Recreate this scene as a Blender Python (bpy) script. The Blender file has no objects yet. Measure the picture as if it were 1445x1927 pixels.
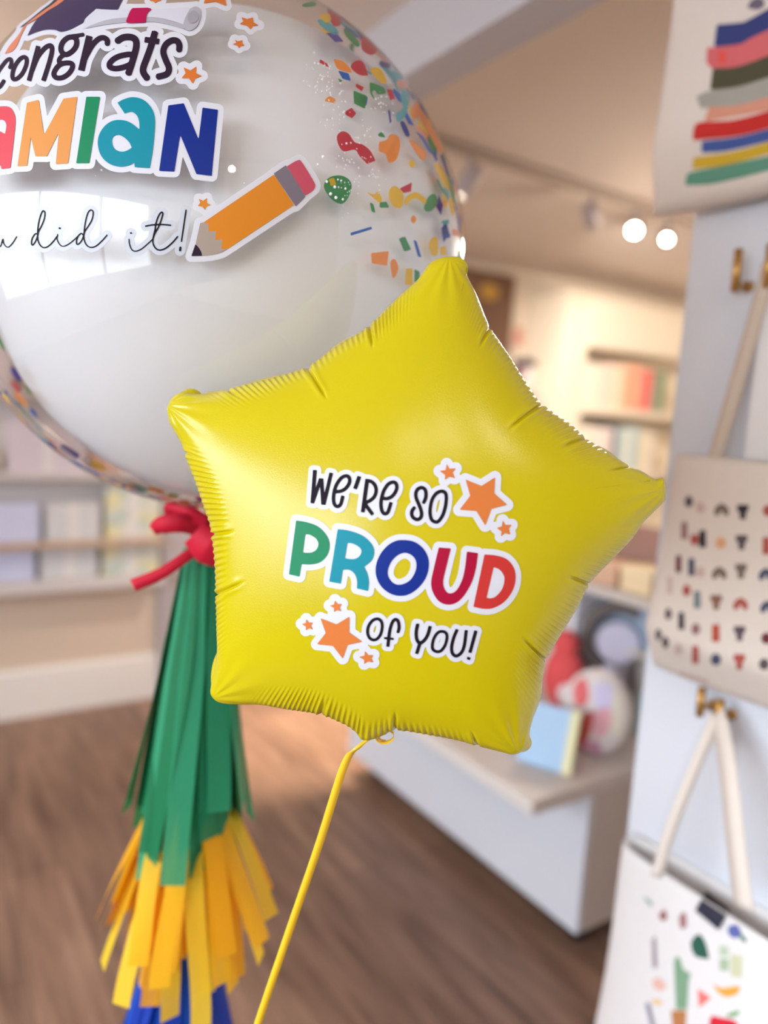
import bpy, math, random
import numpy as np
from mathutils import Vector
from mathutils.bvhtree import BVHTree

SC = bpy.context.scene
COL = SC.collection
rnd = random.Random(7)

# ------------------------------------------------------------------ camera
FPX, CX, CY = 1400.0, 722.5, 963.5           # focal length and centre in pixels of the 1445x1927 frame
HEAD, PITCH, ROLL = math.radians(33.4), math.radians(7.45), math.radians(3.43)
CAM = np.array([0.0, 0.0, 1.45])
FWD = np.array([math.cos(PITCH) * math.sin(HEAD), math.cos(PITCH) * math.cos(HEAD), -math.sin(PITCH)])
_r0 = np.array([math.cos(HEAD), -math.sin(HEAD), 0.0])
_u0 = np.cross(_r0, FWD)
RGT = _r0 * math.cos(ROLL) + _u0 * math.sin(ROLL)
UPV = _u0 * math.cos(ROLL) - _r0 * math.sin(ROLL)
FOCUS, APERTURE = 0.61, 0.0135

cd = bpy.data.cameras.new('camera')
cd.sensor_fit = 'VERTICAL'
cd.sensor_height = 36.0
cd.sensor_width = 27.0
cd.lens = FPX / 1927.0 * 36.0
cd.dof.use_dof = True
cd.dof.focus_distance = FOCUS
cd.dof.aperture_fstop = cd.lens / 1000.0 / APERTURE
cd.clip_start = 0.02
cam = bpy.data.objects.new('camera', cd)
COL.objects.link(cam)
from mathutils import Matrix
cam.matrix_world = Matrix(((RGT[0], UPV[0], -FWD[0], CAM[0]), (RGT[1], UPV[1], -FWD[1], CAM[1]),
                           (RGT[2], UPV[2], -FWD[2], CAM[2]), (0, 0, 0, 1)))
SC.camera = cam

# ------------------------------------------------------------------ exposure, sky, large lights
SC.view_settings.view_transform = 'Standard'
SC.view_settings.look = 'None'
SC.view_settings.gamma = 1.0
SC.view_settings.use_curve_mapping = False
SC.view_settings.exposure = 1.0
SC.cycles.use_denoising = True
SC.cycles.max_bounces = 8
SC.cycles.transparent_max_bounces = 16
SC.cycles.sample_clamp_indirect = 6.0
SC.cycles.caustics_reflective = False
SC.cycles.caustics_refractive = False

world = bpy.data.worlds.new('daylight')
SC.world = world
world.use_nodes = True
wn, wl = world.node_tree.nodes, world.node_tree.links
bg = wn['Background']
geo = wn.new('ShaderNodeTexCoord')
sep = wn.new('ShaderNodeSeparateXYZ')
ramp = wn.new('ShaderNodeValToRGB')
ramp.color_ramp.elements[0].position = 0.47
ramp.color_ramp.elements[0].color = (0.30, 0.33, 0.37, 1)      # street and buildings
ramp.color_ramp.elements[1].position = 0.53
ramp.color_ramp.elements[1].color = (0.80, 0.90, 1.0, 1)       # overcast sky
mp = wn.new('ShaderNodeMapRange')
mp.inputs['From Min'].default_value = -1
mp.inputs['From Max'].default_value = 1
wl.new(geo.outputs['Generated'], sep.inputs[0])
wl.new(sep.outputs['Z'], mp.inputs['Value'])
wl.new(mp.outputs[0], ramp.inputs[0])
wl.new(ramp.outputs[0], bg.inputs['Color'])
bg.inputs['Strength'].default_value = 6.5


def add_light(name, kind, loc, energy, color, target=None, size=0.1, spot=60.0, blend=0.6, size_y=None):
    ld = bpy.data.lights.new(name, kind)
    ld.energy = energy
    ld.color = color
    if kind == 'AREA':
        ld.size = size
        if size_y:
            ld.shape = 'RECTANGLE'
            ld.size_y = size_y
    else:
        ld.shadow_soft_size = size
    if kind == 'SPOT':
        ld.spot_size = math.radians(spot)
        ld.spot_blend = blend
    o = bpy.data.objects.new(name, ld)
    COL.objects.link(o)
    o.location = loc
    if target is not None:
        o.rotation_euler = (Vector(target) - Vector(loc)).to_track_quat('-Z', 'Y').to_euler()
    return o


WIN_X, WIN_Y0, WIN_Y1, WIN_Z0, WIN_Z1 = -2.4, -1.7, 2.1, 0.85, 2.25
portal = add_light('window_portal', 'AREA', (WIN_X + 0.02, (WIN_Y0 + WIN_Y1) / 2, (WIN_Z0 + WIN_Z1) / 2), 1.0, (1, 1, 1),
                   (5, (WIN_Y0 + WIN_Y1) / 2, (WIN_Z0 + WIN_Z1) / 2), WIN_Y1 - WIN_Y0, size_y=WIN_Z1 - WIN_Z0)
portal.data.cycles.is_portal = True
WARM = (1.0, 0.86, 0.73)
WARM2 = (1.0, 0.90, 0.78)
# unseen globe lamps, added to brighten the ceiling and walls
FILL_LAMPS = [((-0.25, 2.75, 1.98), 36.0), ((2.9, 1.4, 1.9), 74.0), ((4.7, 2.0, 1.95), 40.0)]

# ------------------------------------------------------------------ helpers
def lin(c):
    out = []
    for v in c[:3]:
        v = v / 255.0
        out.append(v / 12.92 if v <= 0.04045 else ((v + 0.055) / 1.055) ** 2.4)
    return (out[0], out[1], out[2], 1.0)


MATS = {}


def mat(name, rgb, rough=0.6, spec=0.5, metal=0.0, noise=0.0, nscale=40.0, bump=0.0, bscale=200.0, emit=0.0, coat=0.0, trans=0.0):
    if name in MATS:
        return MATS[name]
    m = bpy.data.materials.new(name)
    m.use_nodes = True
    n, l = m.node_tree.nodes, m.node_tree.links
    b = n['Principled BSDF']
    col = lin(rgb)
    b.inputs['Base Color'].default_value = col
    b.inputs['Roughness'].default_value = rough
    b.inputs['Specular IOR Level'].default_value = spec
    b.inputs['Metallic'].default_value = metal
    b.inputs['Coat Weight'].default_value = coat
    if emit:
        b.inputs['Emission Color'].default_value = col
        b.inputs['Emission Strength'].default_value = emit
    tc = n.new('ShaderNodeTexCoord')
    if noise:
        t = n.new('ShaderNodeTexNoise')
        t.inputs['Scale'].default_value = nscale
        t.inputs['Detail'].default_value = 3
        l.new(tc.outputs['Object'], t.inputs['Vector'])
        mx = n.new('ShaderNodeMix')
        mx.data_type = 'RGBA'
        mx.inputs['A'].default_value = tuple(c * (1 - noise) for c in col[:3]) + (1,)
        mx.inputs['B'].default_value = tuple(min(1, c * (1 + noise)) for c in col[:3]) + (1,)
        l.new(t.outputs['Fac'], mx.inputs['Factor'])
        l.new(mx.outputs['Result'], b.inputs['Base Color'])
    if bump:
        t2 = n.new('ShaderNodeTexNoise')
        t2.inputs['Scale'].default_value = bscale
        t2.inputs['Detail'].default_value = 2
        l.new(tc.outputs['Object'], t2.inputs['Vector'])
        bp = n.new('ShaderNodeBump')
        bp.inputs['Strength'].default_value = bump
        bp.inputs['Distance'].default_value = 0.001
        l.new(t2.outputs['Fac'], bp.inputs['Height'])
        l.new(bp.outputs['Normal'], b.inputs['Normal'])
    if trans:                                   # thin paper or rubber that lets light through
        tl = n.new('ShaderNodeBsdfTranslucent')
        tl.inputs['Color'].default_value = col
        ms = n.new('ShaderNodeMixShader')
        ms.inputs['Fac'].default_value = trans
        l.new(b.outputs[0], ms.inputs[1])
        l.new(tl.outputs[0], ms.inputs[2])
        l.new(ms.outputs[0], n['Material Output'].inputs['Surface'])
    MATS[name] = m
    return m


WLOC = {}


def tag(o, label=None, cat=None, group=None, kind=None):
    if label:
        o['label'] = label
    if cat:
        o['category'] = cat
    if group:
        o['group'] = group
    if kind:
        o['kind'] = kind
    return o


def place(o, loc, parent):
    loc = Vector(loc)
    WLOC[o] = loc
    COL.objects.link(o)
    if parent is not None:
        o.parent = parent
        o.location = loc - WLOC[parent]
    else:
        o.location = loc
    return o


def empty(name, loc, label=None, cat=None, group=None):
    o = bpy.data.objects.new(name, None)
    o.empty_display_size = 0.05
    place(o, loc, None)
    return tag(o, label, cat, group)


def mk(name, verts, faces, mats, parent=None, smooth=False, fmat=None, base=False):
    """world-space vertices -> one object with its origin at its own middle (or base)"""
    v = np.asarray(verts, float)
    lo, hi = v.min(0), v.max(0)
    c = (lo + hi) / 2
    if base:
        c[2] = lo[2]
    me = bpy.data.meshes.new(name)
    me.from_pydata((v - c).tolist(), [], [list(map(int, f)) for f in faces])
    for m in (mats if isinstance(mats, (list, tuple)) else [mats]):
        me.materials.append(m)
    if fmat is not None:
        me.polygons.foreach_set('material_index', list(fmat))
    if smooth:
        me.polygons.foreach_set('use_smooth', [True] * len(me.polygons))
    me.update()
    o = bpy.data.objects.new(name, me)
    return place(o, c, parent)


class MB:
    def __init__(s):
        s.v, s.f = [], []

    def add(s, v, f):
        k = len(s.v)
        s.v += [tuple(map(float, p)) for p in v]
        s.f += [tuple(k + i for i in q) for q in f]
        return s

    def box(s, x0, x1, y0, y1, z0, z1):
        v = [(x, y, z) for z in (z0, z1) for y in (y0, y1) for x in (x0, x1)]
        return s.add(v, [(0, 2, 3, 1), (4, 5, 7, 6), (0, 1, 5, 4), (2, 6, 7, 3), (0, 4, 6, 2), (1, 3, 7, 5)])

    def obox(s, c, ax, ay, az, hx, hy, hz):
        c, ax, ay, az = map(np.asarray, (c, ax, ay, az))
        v = [c + ax * hx * i + ay * hy * j + az * hz * k for k in (-1, 1) for j in (-1, 1) for i in (-1, 1)]
        return s.add(v, [(0, 2, 3, 1), (4, 5, 7, 6), (0, 1, 5, 4), (2, 6, 7, 3), (0, 4, 6, 2), (1, 3, 7, 5)])

    def tube(s, pts, rad, n=12, cap=True):
        pts = [np.asarray(p, float) for p in pts]
        rad = rad if isinstance(rad, (list, tuple)) else [rad] * len(pts)
        k = len(s.v)
        t0 = pts[1] - pts[0]
        a = np.cross(t0, (0, 0, 1.0))
        if np.linalg.norm(a) < 1e-6:
            a = np.cross(t0, (1.0, 0, 0))
        a /= np.linalg.norm(a)
        for i, p in enumerate(pts):
            t = pts[min(i + 1, len(pts) - 1)] - pts[max(i - 1, 0)]
            t /= np.linalg.norm(t)
            a = a - t * (a @ t)
            a /= np.linalg.norm(a)
            b = np.cross(t, a)
            for j in range(n):
                q = 2 * math.pi * j / n
                s.v.append(tuple(p + rad[i] * (a * math.cos(q) + b * math.sin(q))))
        m = len(pts)
        for i in range(m - 1):
            for j in range(n):
                j2 = (j + 1) % n
                s.f.append((k + i * n + j, k + i * n + j2, k + (i + 1) * n + j2, k + (i + 1) * n + j))
        if cap:
            s.f.append(tuple(k + j for j in reversed(range(n))))
            s.f.append(tuple(k + (m - 1) * n + j for j in range(n)))
        return s

    def grid(s, P, closed_u=False):
        """P: rows x cols x 3"""
        P = np.asarray(P)
        R, Cn = P.shape[:2]
        k = len(s.v)
        s.v += [tuple(p) for p in P.reshape(-1, 3)]
        for i in range(R - 1):
            for j in range(Cn if closed_u else Cn - 1):
                j2 = (j + 1) % Cn
                s.f.append((k + i * Cn + j, k + i * Cn + j2, k + (i + 1) * Cn + j2, k + (i + 1) * Cn + j))
        return s

    def ellipsoid(s, c, rx, ry, rz, nu=24, nv=14):
        c = np.asarray(c)
        P = []
        for i in range(nv + 1):
            a = math.pi * i / nv
            P.append([(c[0] + rx * math.sin(a) * math.cos(2 * math.pi * j / nu), c[1] + ry * math.sin(a) * math.sin(2 * math.pi * j / nu),
                       c[2] + rz * math.cos(a)) for j in range(nu)])
        return s.grid(P, True)

    def build(s, name, mats, parent=None, smooth=False, bevel=0.0, base=False):
        o = mk(name, s.v, s.f, mats, parent, smooth, base=base)
        if bevel:
            b = o.modifiers.new('bevel', 'BEVEL')
            b.width = bevel
            b.segments = 2
            b.limit_method = 'ANGLE'
        return o


def solid(o, t):
    m = o.modifiers.new('thickness', 'SOLIDIFY')
    m.thickness = t
    m.offset = 0
    return o


def ray(px):
    px = np.atleast_2d(np.asarray(px, float))
    return FWD + np.outer((px[:, 0] - CX) / FPX, RGT) - np.outer((px[:, 1] - CY) / FPX, UPV)


def P3(x, y, depth):
    return CAM + ray((x, y))[0] * depth


def onp(x, y, ax, val):
    d = ray((x, y))[0]
    return CAM + d * ((val - CAM[ax]) / d[ax])


# ---- 2-D shapes as signed distances, turned into meshes that lie on a surface
def cr_open(p, n=6):
    p = np.asarray(p, float)
    if len(p) < 3:
        return p
    q = np.vstack([2 * p[0] - p[1], p, 2 * p[-1] - p[-2]])
    out = []
    for i in range(1, len(q) - 2):
        for k in range(n):
            t = k / n
            a, b, c, d = q[i - 1], q[i], q[i + 1], q[i + 2]
            out.append(0.5 * (2 * b + (c - a) * t + (2 * a - 5 * b + 4 * c - d) * t * t + (3 * b - a - 3 * c + d) * t ** 3))
    out.append(p[-1])
    return np.array(out)


def cr_closed(p, n=6):
    p = np.asarray(p, float)
    m = len(p)
    out = []
    for i in range(m):
        a, b, c, d = p[i - 1], p[i], p[(i + 1) % m], p[(i + 2) % m]
        for k in range(n):
            t = k / n
            out.append(0.5 * (2 * b + (c - a) * t + (2 * a - 5 * b + 4 * c - d) * t * t + (3 * b - a - 3 * c + d) * t ** 3))
    return np.array(out)


def contour(pts, n=6):
    """closed outline; a point with a third value is a sharp corner"""
    cor = [i for i, p in enumerate(pts) if len(p) > 2]
    if not cor:
        return cr_closed([p[:2] for p in pts], n)
    pts = pts[cor[0]:] + pts[:cor[0]]
    cor = [i for i, p in enumerate(pts) if len(p) > 2] + [len(pts)]
    pts = pts + [pts[0]]
    out = []
    for a, b in zip(cor[:-1], cor[1:]):
        run = [p[:2] for p in pts[a:b + 1]]
        out.append(cr_open(run, n)[:-1])
    return np.vstack(out)


def sd_poly(P, conts):
    d2 = np.full(len(P), 1e18)
    ins = np.zeros(len(P), bool)
    for c in conts:
        A, B = c, np.roll(c, -1, 0)
        for a, b in zip(A, B):
            e = b - a
            L = e @ e
            if L < 1e-12:
                continue
            w = P - a
            t = np.clip((w @ e) / L, 0, 1)
            q = w - t[:, None] * e
            d2 = np.minimum(d2, (q * q).sum(1))
            if a[1] != b[1]:
                cond = (a[1] > P[:, 1]) != (b[1] > P[:, 1])
                xi = a[0] + (P[:, 1] - a[1]) * (b[0] - a[0]) / (b[1] - a[1])
                ins ^= cond & (P[:, 0] < xi)
    d = np.sqrt(d2)
    return np.where(ins, -d, d)


def sd_stroke(P, pts, w, closed=False, smooth=True, rnd_cap=False):
    pts = np.asarray(pts, float)
    if smooth:
        pts = cr_closed(pts) if closed else cr_open(pts)
    if closed:
        pts = np.vstack([pts, pts[:1]])
    out = np.full(len(P), 1e9)
    for a, b in zip(pts[:-1], pts[1:]):
        e = b - a
        L = math.hypot(*e)
        if L < 1e-9:
            continue
        e = e / L
        q = P - (a + b) / 2
        x = np.abs(q @ e) - L / 2
        y = np.abs(q @ np.array([-e[1], e[0]])) - w / 2
        out = np.minimum(out, np.hypot(np.maximum(x, 0), np.maximum(y, 0)) + np.minimum(np.maximum(x, y), 0))
    for p in (pts if (closed or rnd_cap) else pts[1:-1]):
        out = np.minimum(out, np.hypot(P[:, 0] - p[0], P[:, 1] - p[1]) - w / 2)
    return out


class Sh:
    """a 2-D shape in picture coordinates"""

    def __init__(s, kind, data, tr, w=0, dil=0.0, **kw):
        k, ox, oy = tr
        s.kind, s.kw, s.dil = kind, kw, dil
        off = np.array([ox, oy], float)
        if kind == 'p':
            s.c = [contour(c) * k + off for c in data]
            allp = np.vstack(s.c)
            s.w = 0
        else:
            s.pts = np.asarray(data, float) * k + off
            s.w = w * k
            allp = s.pts
        s.lo, s.hi = allp.min(0) - s.w, allp.max(0) + s.w

    def sd(s, P):
        if s.kind == 'p':
            return sd_poly(P, s.c)
        return sd_stroke(P, s.pts, s.w, **s.kw)


def march(fn, lo, hi, step):
    nx = int((hi[0] - lo[0]) / step) + 2
    ny = int((hi[1] - lo[1]) / step) + 2
    X, Y = np.meshgrid(lo[0] + np.arange(nx) * step, lo[1] + np.arange(ny) * step)
    S = fn(np.column_stack([X.ravel(), Y.ravel()])).reshape(ny, nx)
    S = np.where(np.abs(S) < 1e-6, 1e-6, S)
    vid, V, Fc = {}, [], []

    def corner(i, j):
        k = (i, j)
        if k not in vid:
            vid[k] = len(V)
            V.append((X[i, j], Y[i, j]))
        return vid[k]

    def edge(a, b):
        k = (a, b) if a < b else (b, a)
        if k not in vid:
            sa, sb = S[k[0]], S[k[1]]
            t = sa / (sa - sb)
            pa, pb = (X[k[0]], Y[k[0]]), (X[k[1]], Y[k[1]])
            vid[k] = len(V)
            V.append((pa[0] + t * (pb[0] - pa[0]), pa[1] + t * (pb[1] - pa[1])))
        return vid[k]

    ins = S < 0
    cnt = ins[:-1, :-1].astype(int) + ins[1:, :-1] + ins[:-1, 1:] + ins[1:, 1:]
    for i, j in zip(*np.nonzero(cnt)):
        cs = [(i, j), (i, j + 1), (i + 1, j + 1), (i + 1, j)]
        if cnt[i, j] == 4:
            Fc.append([corner(*c) for c in reversed(cs)])
            continue
        poly = []
        for q in range(4):
            a, b = cs[q], cs[(q + 1) % 4]
            if ins[a]:
                poly.append(corner(*a))
            if ins[a] != ins[b]:
                poly.append(edge(a, b))
        if len(poly) >= 3:
            Fc.append(poly[::-1])
    return np.array(V), Fc


def shape_mesh(shapes, step=1.5, dil=False):
    lo = np.min([s.lo for s in shapes], 0) - (max(s.dil for s in shapes) + 3 if dil else 3)
    hi = np.max([s.hi for s in shapes], 0) + (max(s.dil for s in shapes) + 3 if dil else 3)

    def fn(P):
        out = np.full(len(P), 1e9)
        for s in shapes:
            m = s.dil + 6 if dil else 6
            near = ((P > s.lo - m) & (P < s.hi + m)).all(1)
            if near.any():
                out[near] = np.minimum(out[near], s.sd(P[near]) - (s.dil if dil else 0))
        return out
    return march(fn, lo, hi, step)


def drop_bad(V, Fc, ok):
    if ok.all():
        return V, Fc
    Fc = [f for f in Fc if all(ok[i] for i in f)]
    used = sorted({i for f in Fc for i in f})
    mp_ = {k: i for i, k in enumerate(used)}
    return V[used], [[mp_[i] for i in f] for f in Fc]


def decal(name, parent, m, shapes, project, off, step=1.5, dil=False):
    V, Fc = shape_mesh(shapes, step, dil)
    if not len(Fc):
        return None
    W, ok = project(V, off)
    W, Fc = drop_bad(W, Fc, ok)
    if not len(Fc):
        return None
    return mk(name, W, Fc, m, parent, smooth=True)


def decal_multi(name, parent, items, project, off, step=2.0):
    """one printed pattern: many shapes in several inks, one mesh"""
    mats, VV, FF, FM = [], [], [], []
    k = 0
    for q, (shapes, m) in enumerate(items):
        V, Fc = shape_mesh(shapes, step, True)
        if not len(Fc):
            continue
        W, ok = project(V, off + 0.00002 * q)
        W, Fc = drop_bad(W, Fc, ok)
        if not len(Fc):
            continue
        if m not in mats:
            mats.append(m)
        VV.append(W)
        FF += [[i + k for i in f] for f in Fc]
        FM += [mats.index(m)] * len(Fc)
        k += len(W)
    return mk(name, np.vstack(VV), FF, mats, parent, smooth=True, fmat=FM)


def bvh_project(verts, faces):
    tree = BVHTree.FromPolygons([tuple(v) for v in verts], [tuple(f) for f in faces])
    o = Vector(CAM)

    def project(px, off):
        D = ray(px)
        W = np.zeros((len(D), 3))
        ok = np.zeros(len(D), bool)
        for i, d in enumerate(D):
            dv = Vector(d).normalized()
            hit, n, _, _ = tree.ray_cast(o, dv)
            if hit is not None:
                if n.dot(dv) > 0:
                    n = -n
                W[i] = hit + n * off
                ok[i] = True
        return W, ok
    return project

# ------------------------------------------------------------------ the room
CEIL = 2.40
X0, X1, Y0, Y1 = -2.4, 5.6, -2.4, 3.6


def floor_mat():
    m = bpy.data.materials.new('wood_planks')
    m.use_nodes = True
    n, l = m.node_tree.nodes, m.node_tree.links
    b = n['Principled BSDF']
    tc = n.new('ShaderNodeTexCoord')
    mpg = n.new('ShaderNodeMapping')
    mpg.inputs['Rotation'].default_value = (0, 0, math.radians(90))
    l.new(tc.outputs['Object'], mpg.inputs['Vector'])
    br = n.new('ShaderNodeTexBrick')
    br.inputs['Scale'].default_value = 1.0
    br.inputs['Brick Width'].default_value = 1.25
    br.inputs['Row Height'].default_value = 0.17
    br.inputs['Mortar Size'].default_value = 0.0015
    br.inputs['Color1'].default_value = lin((164, 132, 112))
    br.inputs['Color2'].default_value = lin((140, 111, 95))
    br.inputs['Mortar'].default_value = lin((90, 68, 56))
    br.offset = 0.37
    l.new(mpg.outputs[0], br.inputs['Vector'])
    mp2 = n.new('ShaderNodeMapping')
    mp2.inputs['Scale'].default_value = (9, 0.9, 1)
    l.new(tc.outputs['Object'], mp2.inputs['Vector'])
    t = n.new('ShaderNodeTexNoise')
    t.inputs['Scale'].default_value = 3.0
    t.inputs['Detail'].default_value = 5
    l.new(mp2.outputs[0], t.inputs['Vector'])
    rp = n.new('ShaderNodeValToRGB')
    rp.color_ramp.elements[0].position = 0.32
    rp.color_ramp.elements[0].color = (0.55, 0.50, 0.48, 1)
    rp.color_ramp.elements[1].position = 0.68
    rp.color_ramp.elements[1].color = (1.12, 1.1, 1.08, 1)
    l.new(t.outputs['Fac'], rp.inputs[0])
    mx = n.new('ShaderNodeMix')
    mx.data_type = 'RGBA'
    mx.blend_type = 'MULTIPLY'
    mx.inputs['Factor'].default_value = 1.0
    l.new(br.outputs['Color'], mx.inputs['A'])
    l.new(rp.outputs[0], mx.inputs['B'])
    l.new(mx.outputs['Result'], b.inputs['Base Color'])
    b.inputs['Roughness'].default_value = 0.45
    return m


M_wall = mat('wall_paint', (226, 212, 194), 0.8, noise=0.03, nscale=3)
M_ceil = mat('ceiling_paint', (230, 218, 208), 0.85, noise=0.02, nscale=2)
M_white = mat('white_paint', (232, 230, 230), 0.55, noise=0.02, nscale=4)
M_grey = mat('grey_trim', (178, 170, 172), 0.7, noise=0.02, nscale=4)
M_base = mat('baseboard_paint', (236, 230, 224), 0.5, noise=0.02, nscale=4)
M_panel = mat('panel_paint', (218, 220, 228), 0.6, noise=0.02, nscale=4)
M_taupe = mat('taupe_laminate', (212, 202, 194), 0.6, noise=0.03, nscale=6)
M_cream = mat('cream_laminate', (240, 228, 208), 0.5, noise=0.02, nscale=4)
M_beam = mat('beam_paint', (200, 198, 204), 0.8, noise=0.02, nscale=4)
M_black = mat('black_rubber', (32, 26, 30), 0.5, noise=0.1)
M_gold = mat('brass', (196, 150, 84), 0.35, metal=0.7, noise=0.08, nscale=60)


def struct(name, mb, m, parent=None, bevel=0.0):
    o = mb.build(name, m, parent, bevel=bevel)
    if parent is None:
        o['kind'] = 'structure'
    return o


struct('floor', MB().box(X0, X1, Y0, Y1, -0.05, 0.0), floor_mat())
struct('ceiling', MB().box(X0, X1, Y0, Y1, CEIL, CEIL + 0.05), M_ceil)
struct('wall_back', MB().box(X0, X1, Y1, Y1 + 0.1, 0, CEIL), M_wall)
struct('wall_front', MB().box(X0, X1, Y0 - 0.1, Y0, 0, CEIL), M_wall)
struct('wall_right', MB().box(X1, X1 + 0.1, Y0, Y1, 0, CEIL), M_wall)
struct('wall_left', MB().box(X0 - 0.1, X0, Y0, Y1, 0, WIN_Z0).box(X0 - 0.1, X0, Y0, Y1, WIN_Z1, CEIL)
       .box(X0 - 0.1, X0, Y0, WIN_Y0, WIN_Z0, WIN_Z1).box(X0 - 0.1, X0, WIN_Y1, Y1, WIN_Z0, WIN_Z1), M_wall)
struct('baseboard_back', MB().box(X0, 1.05, 3.53, Y1, 0, 0.21).box(X0, 1.05, 3.545, Y1, 0.21, 0.225), M_base)
struct('trim_1', MB().box(1.05, 1.22, 3.50, Y1, 0, CEIL), M_grey)
struct('trim_2', MB().box(X0, 1.05, 3.55, Y1, 0.225, 0.60), mat('dado_paint', (214, 194, 174), 0.8, noise=0.03, nscale=3))
struct('ceiling_beam', MB().box(1.014, 1.12, Y0, 3.55, 2.238, CEIL), M_beam)
# partition the totes hang on
struct('wall_partition', MB().box(1.10, 1.22, -0.9, 0.80, 0, CEIL), M_panel)

# shop window on the left, daylight comes through it
win = MB()
for yy in (WIN_Y0, (2 * WIN_Y0 + WIN_Y1) / 3, (WIN_Y0 + 2 * WIN_Y1) / 3, WIN_Y1):
    win.box(X0 - 0.07, X0 + 0.01, yy - 0.03, yy + 0.03, WIN_Z0, WIN_Z1)
for zz in (WIN_Z0, WIN_Z1):
    win.box(X0 - 0.07, X0 + 0.01, WIN_Y0, WIN_Y1, zz - 0.03, zz + 0.03)
wo = struct('window_1', win, M_white)
wo['kind'] = 'structure'


def glass_mat(name, tint=(1, 1, 1), ior=5.0, extra=0.04, rough=0.0):
    m = bpy.data.materials.new(name)
    m.use_nodes = True
    n, l = m.node_tree.nodes, m.node_tree.links
    n.remove(n['Principled BSDF'])
    tr = n.new('ShaderNodeBsdfTransparent')
    tr.inputs['Color'].default_value = tuple(tint) + (1,)
    gl = n.new('ShaderNodeBsdfGlossy')
    gl.inputs['Roughness'].default_value = rough
    lw = n.new('ShaderNodeLayerWeight')
    lw.inputs['Blend'].default_value = 0.5
    pw = n.new('ShaderNodeMath')
    pw.operation = 'POWER'
    pw.inputs[1].default_value = ior
    l.new(lw.outputs['Facing'], pw.inputs[0])
    ad = n.new('ShaderNodeMath')
    ad.operation = 'MULTIPLY_ADD'
    ad.use_clamp = True
    ad.inputs[1].default_value = 0.75
    ad.inputs[2].default_value = extra
    l.new(pw.outputs[0], ad.inputs[0])
    ms = n.new('ShaderNodeMixShader')
    l.new(ad.outputs[0], ms.inputs['Fac'])
    l.new(tr.outputs[0], ms.inputs[1])
    l.new(gl.outputs[0], ms.inputs[2])
    l.new(ms.outputs[0], n['Material Output'].inputs['Surface'])
    return m


wp = MB().box(X0 - 0.035, X0 - 0.031, WIN_Y0, WIN_Y1, WIN_Z0, WIN_Z1).build('window_pane', glass_mat('window_glass'), wo)

# lamp glows, then the warm fill globes added outside the view
M_glow = mat('lamp_glow', (255, 226, 190), emit=5.0)
M_glow2 = mat('spot_glow', (255, 238, 214), emit=26.0)


def fill_globe(loc, power, label):  # hanging globe added out of view so the ceiling gets more light
    x, y, z = loc
    t = empty('fill_globe', (x, y, z - 0.1), label, 'fill lamp', 'unseen globe fill lamps')
    MB().tube([(x, y, CEIL), (x, y, CEIL - 0.025)], 0.05, 24).build('canopy', M_white, t)
    MB().tube([(x, y, CEIL - 0.02), (x, y, z + 0.1)], 0.004, 8).build('flex', M_white, t)
    MB().ellipsoid((x, y, z), 0.1, 0.1, 0.1, 32, 20).build('globe', M_glow, t, True)
    li = add_light('lamp_light', 'POINT', (x, y, z), power, WARM, None, 0.11)
    li.parent = t
    li.location = Vector((0, 0, 0.1))


def downlight(x, y, aim, power, cone, label):
    t = empty('ceiling_downlight', (x, y, CEIL - 0.015), label, 'downlight')
    MB().tube([(x, y, CEIL), (x, y, CEIL - 0.012)], 0.055, 28).build('lamp_rim', M_white, t)
    MB().tube([(x, y, CEIL - 0.010), (x, y, CEIL - 0.015)], 0.042, 28).build('diffuser', M_glow, t)
    li = add_light('lamp_light', 'SPOT', (x, y, CEIL - 0.02), power, (1.0, 0.80, 0.58), aim, 0.04, cone, 0.7)
    li.parent = t
    li.location = Vector((0, 0, -0.005))


# track with spot heads
def spot_head(x, y, aim, lit, label, power=0.0, cone=70, zt=CEIL, lens=0.024, group='spotlights on the ceiling track'):
    t = empty('track_spotlight', (x, y, zt - 0.03), label, 'spotlight', group)
    z1 = zt - 0.035
    MB().tube([(x, y, z1), (x, y, z1 - 0.05)], 0.009, 10).build('stem', M_grey, t)
    c = np.array((x, y, z1 - 0.075))
    a = np.asarray(aim, float) - c
    a /= np.linalg.norm(a)
    MB().tube([c - a * 0.055, c - a * 0.045, c + a * 0.05, c + a * 0.055], [0.02, 0.033, 0.036, 0.034], 20).build('housing', mat('spot_housing', (190, 180, 182), 0.5), t, True)
    MB().tube([c + a * 0.0555, c + a * 0.058], lens, 20).build('lens', M_glow2 if lit else mat('dark_lens', (90, 80, 84), 0.3), t)
    if lit:
        li = add_light('spot_light', 'SPOT', tuple(c + a * 0.065), power, WARM2, aim, 0.03, cone, 0.8)
        li.parent = t
        li.location = Vector(c + a * 0.065) - WLOC[t]


o = MB().box(1.40, 3.4, 2.16, 2.20, CEIL - 0.03, CEIL).build('light_track', mat('track_grey', (176, 162, 150), 0.5))
tag(o, 'thin grey light track running across the beige ceiling', 'light track')
spot_head(1.715, 2.18, (1.50, 3.50, 0.75), True, 'grey spotlight on the track nearest the clear balloon, turned away', 40, 70)
spot_head(2.345, 2.18, (4.3, 3.3, 1.45), True, 'grey spotlight midway along the ceiling track, turned to the bookcase', 75, 75)
spot_head(2.605, 2.18, (1.3, 1.0, 1.35), True, 'glowing spotlight on the track, the larger and brighter of the two lit', 12)
spot_head(2.82, 2.18, (1.3, 0.9, 1.3), True, 'glowing spotlight at the right end of the track beside the partition', 12, lens=0.018)
downlight(1.42, 2.85, (1.40, 2.85, 0), 240, 30, 'small recessed downlight in the ceiling behind the clear balloon')

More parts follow.
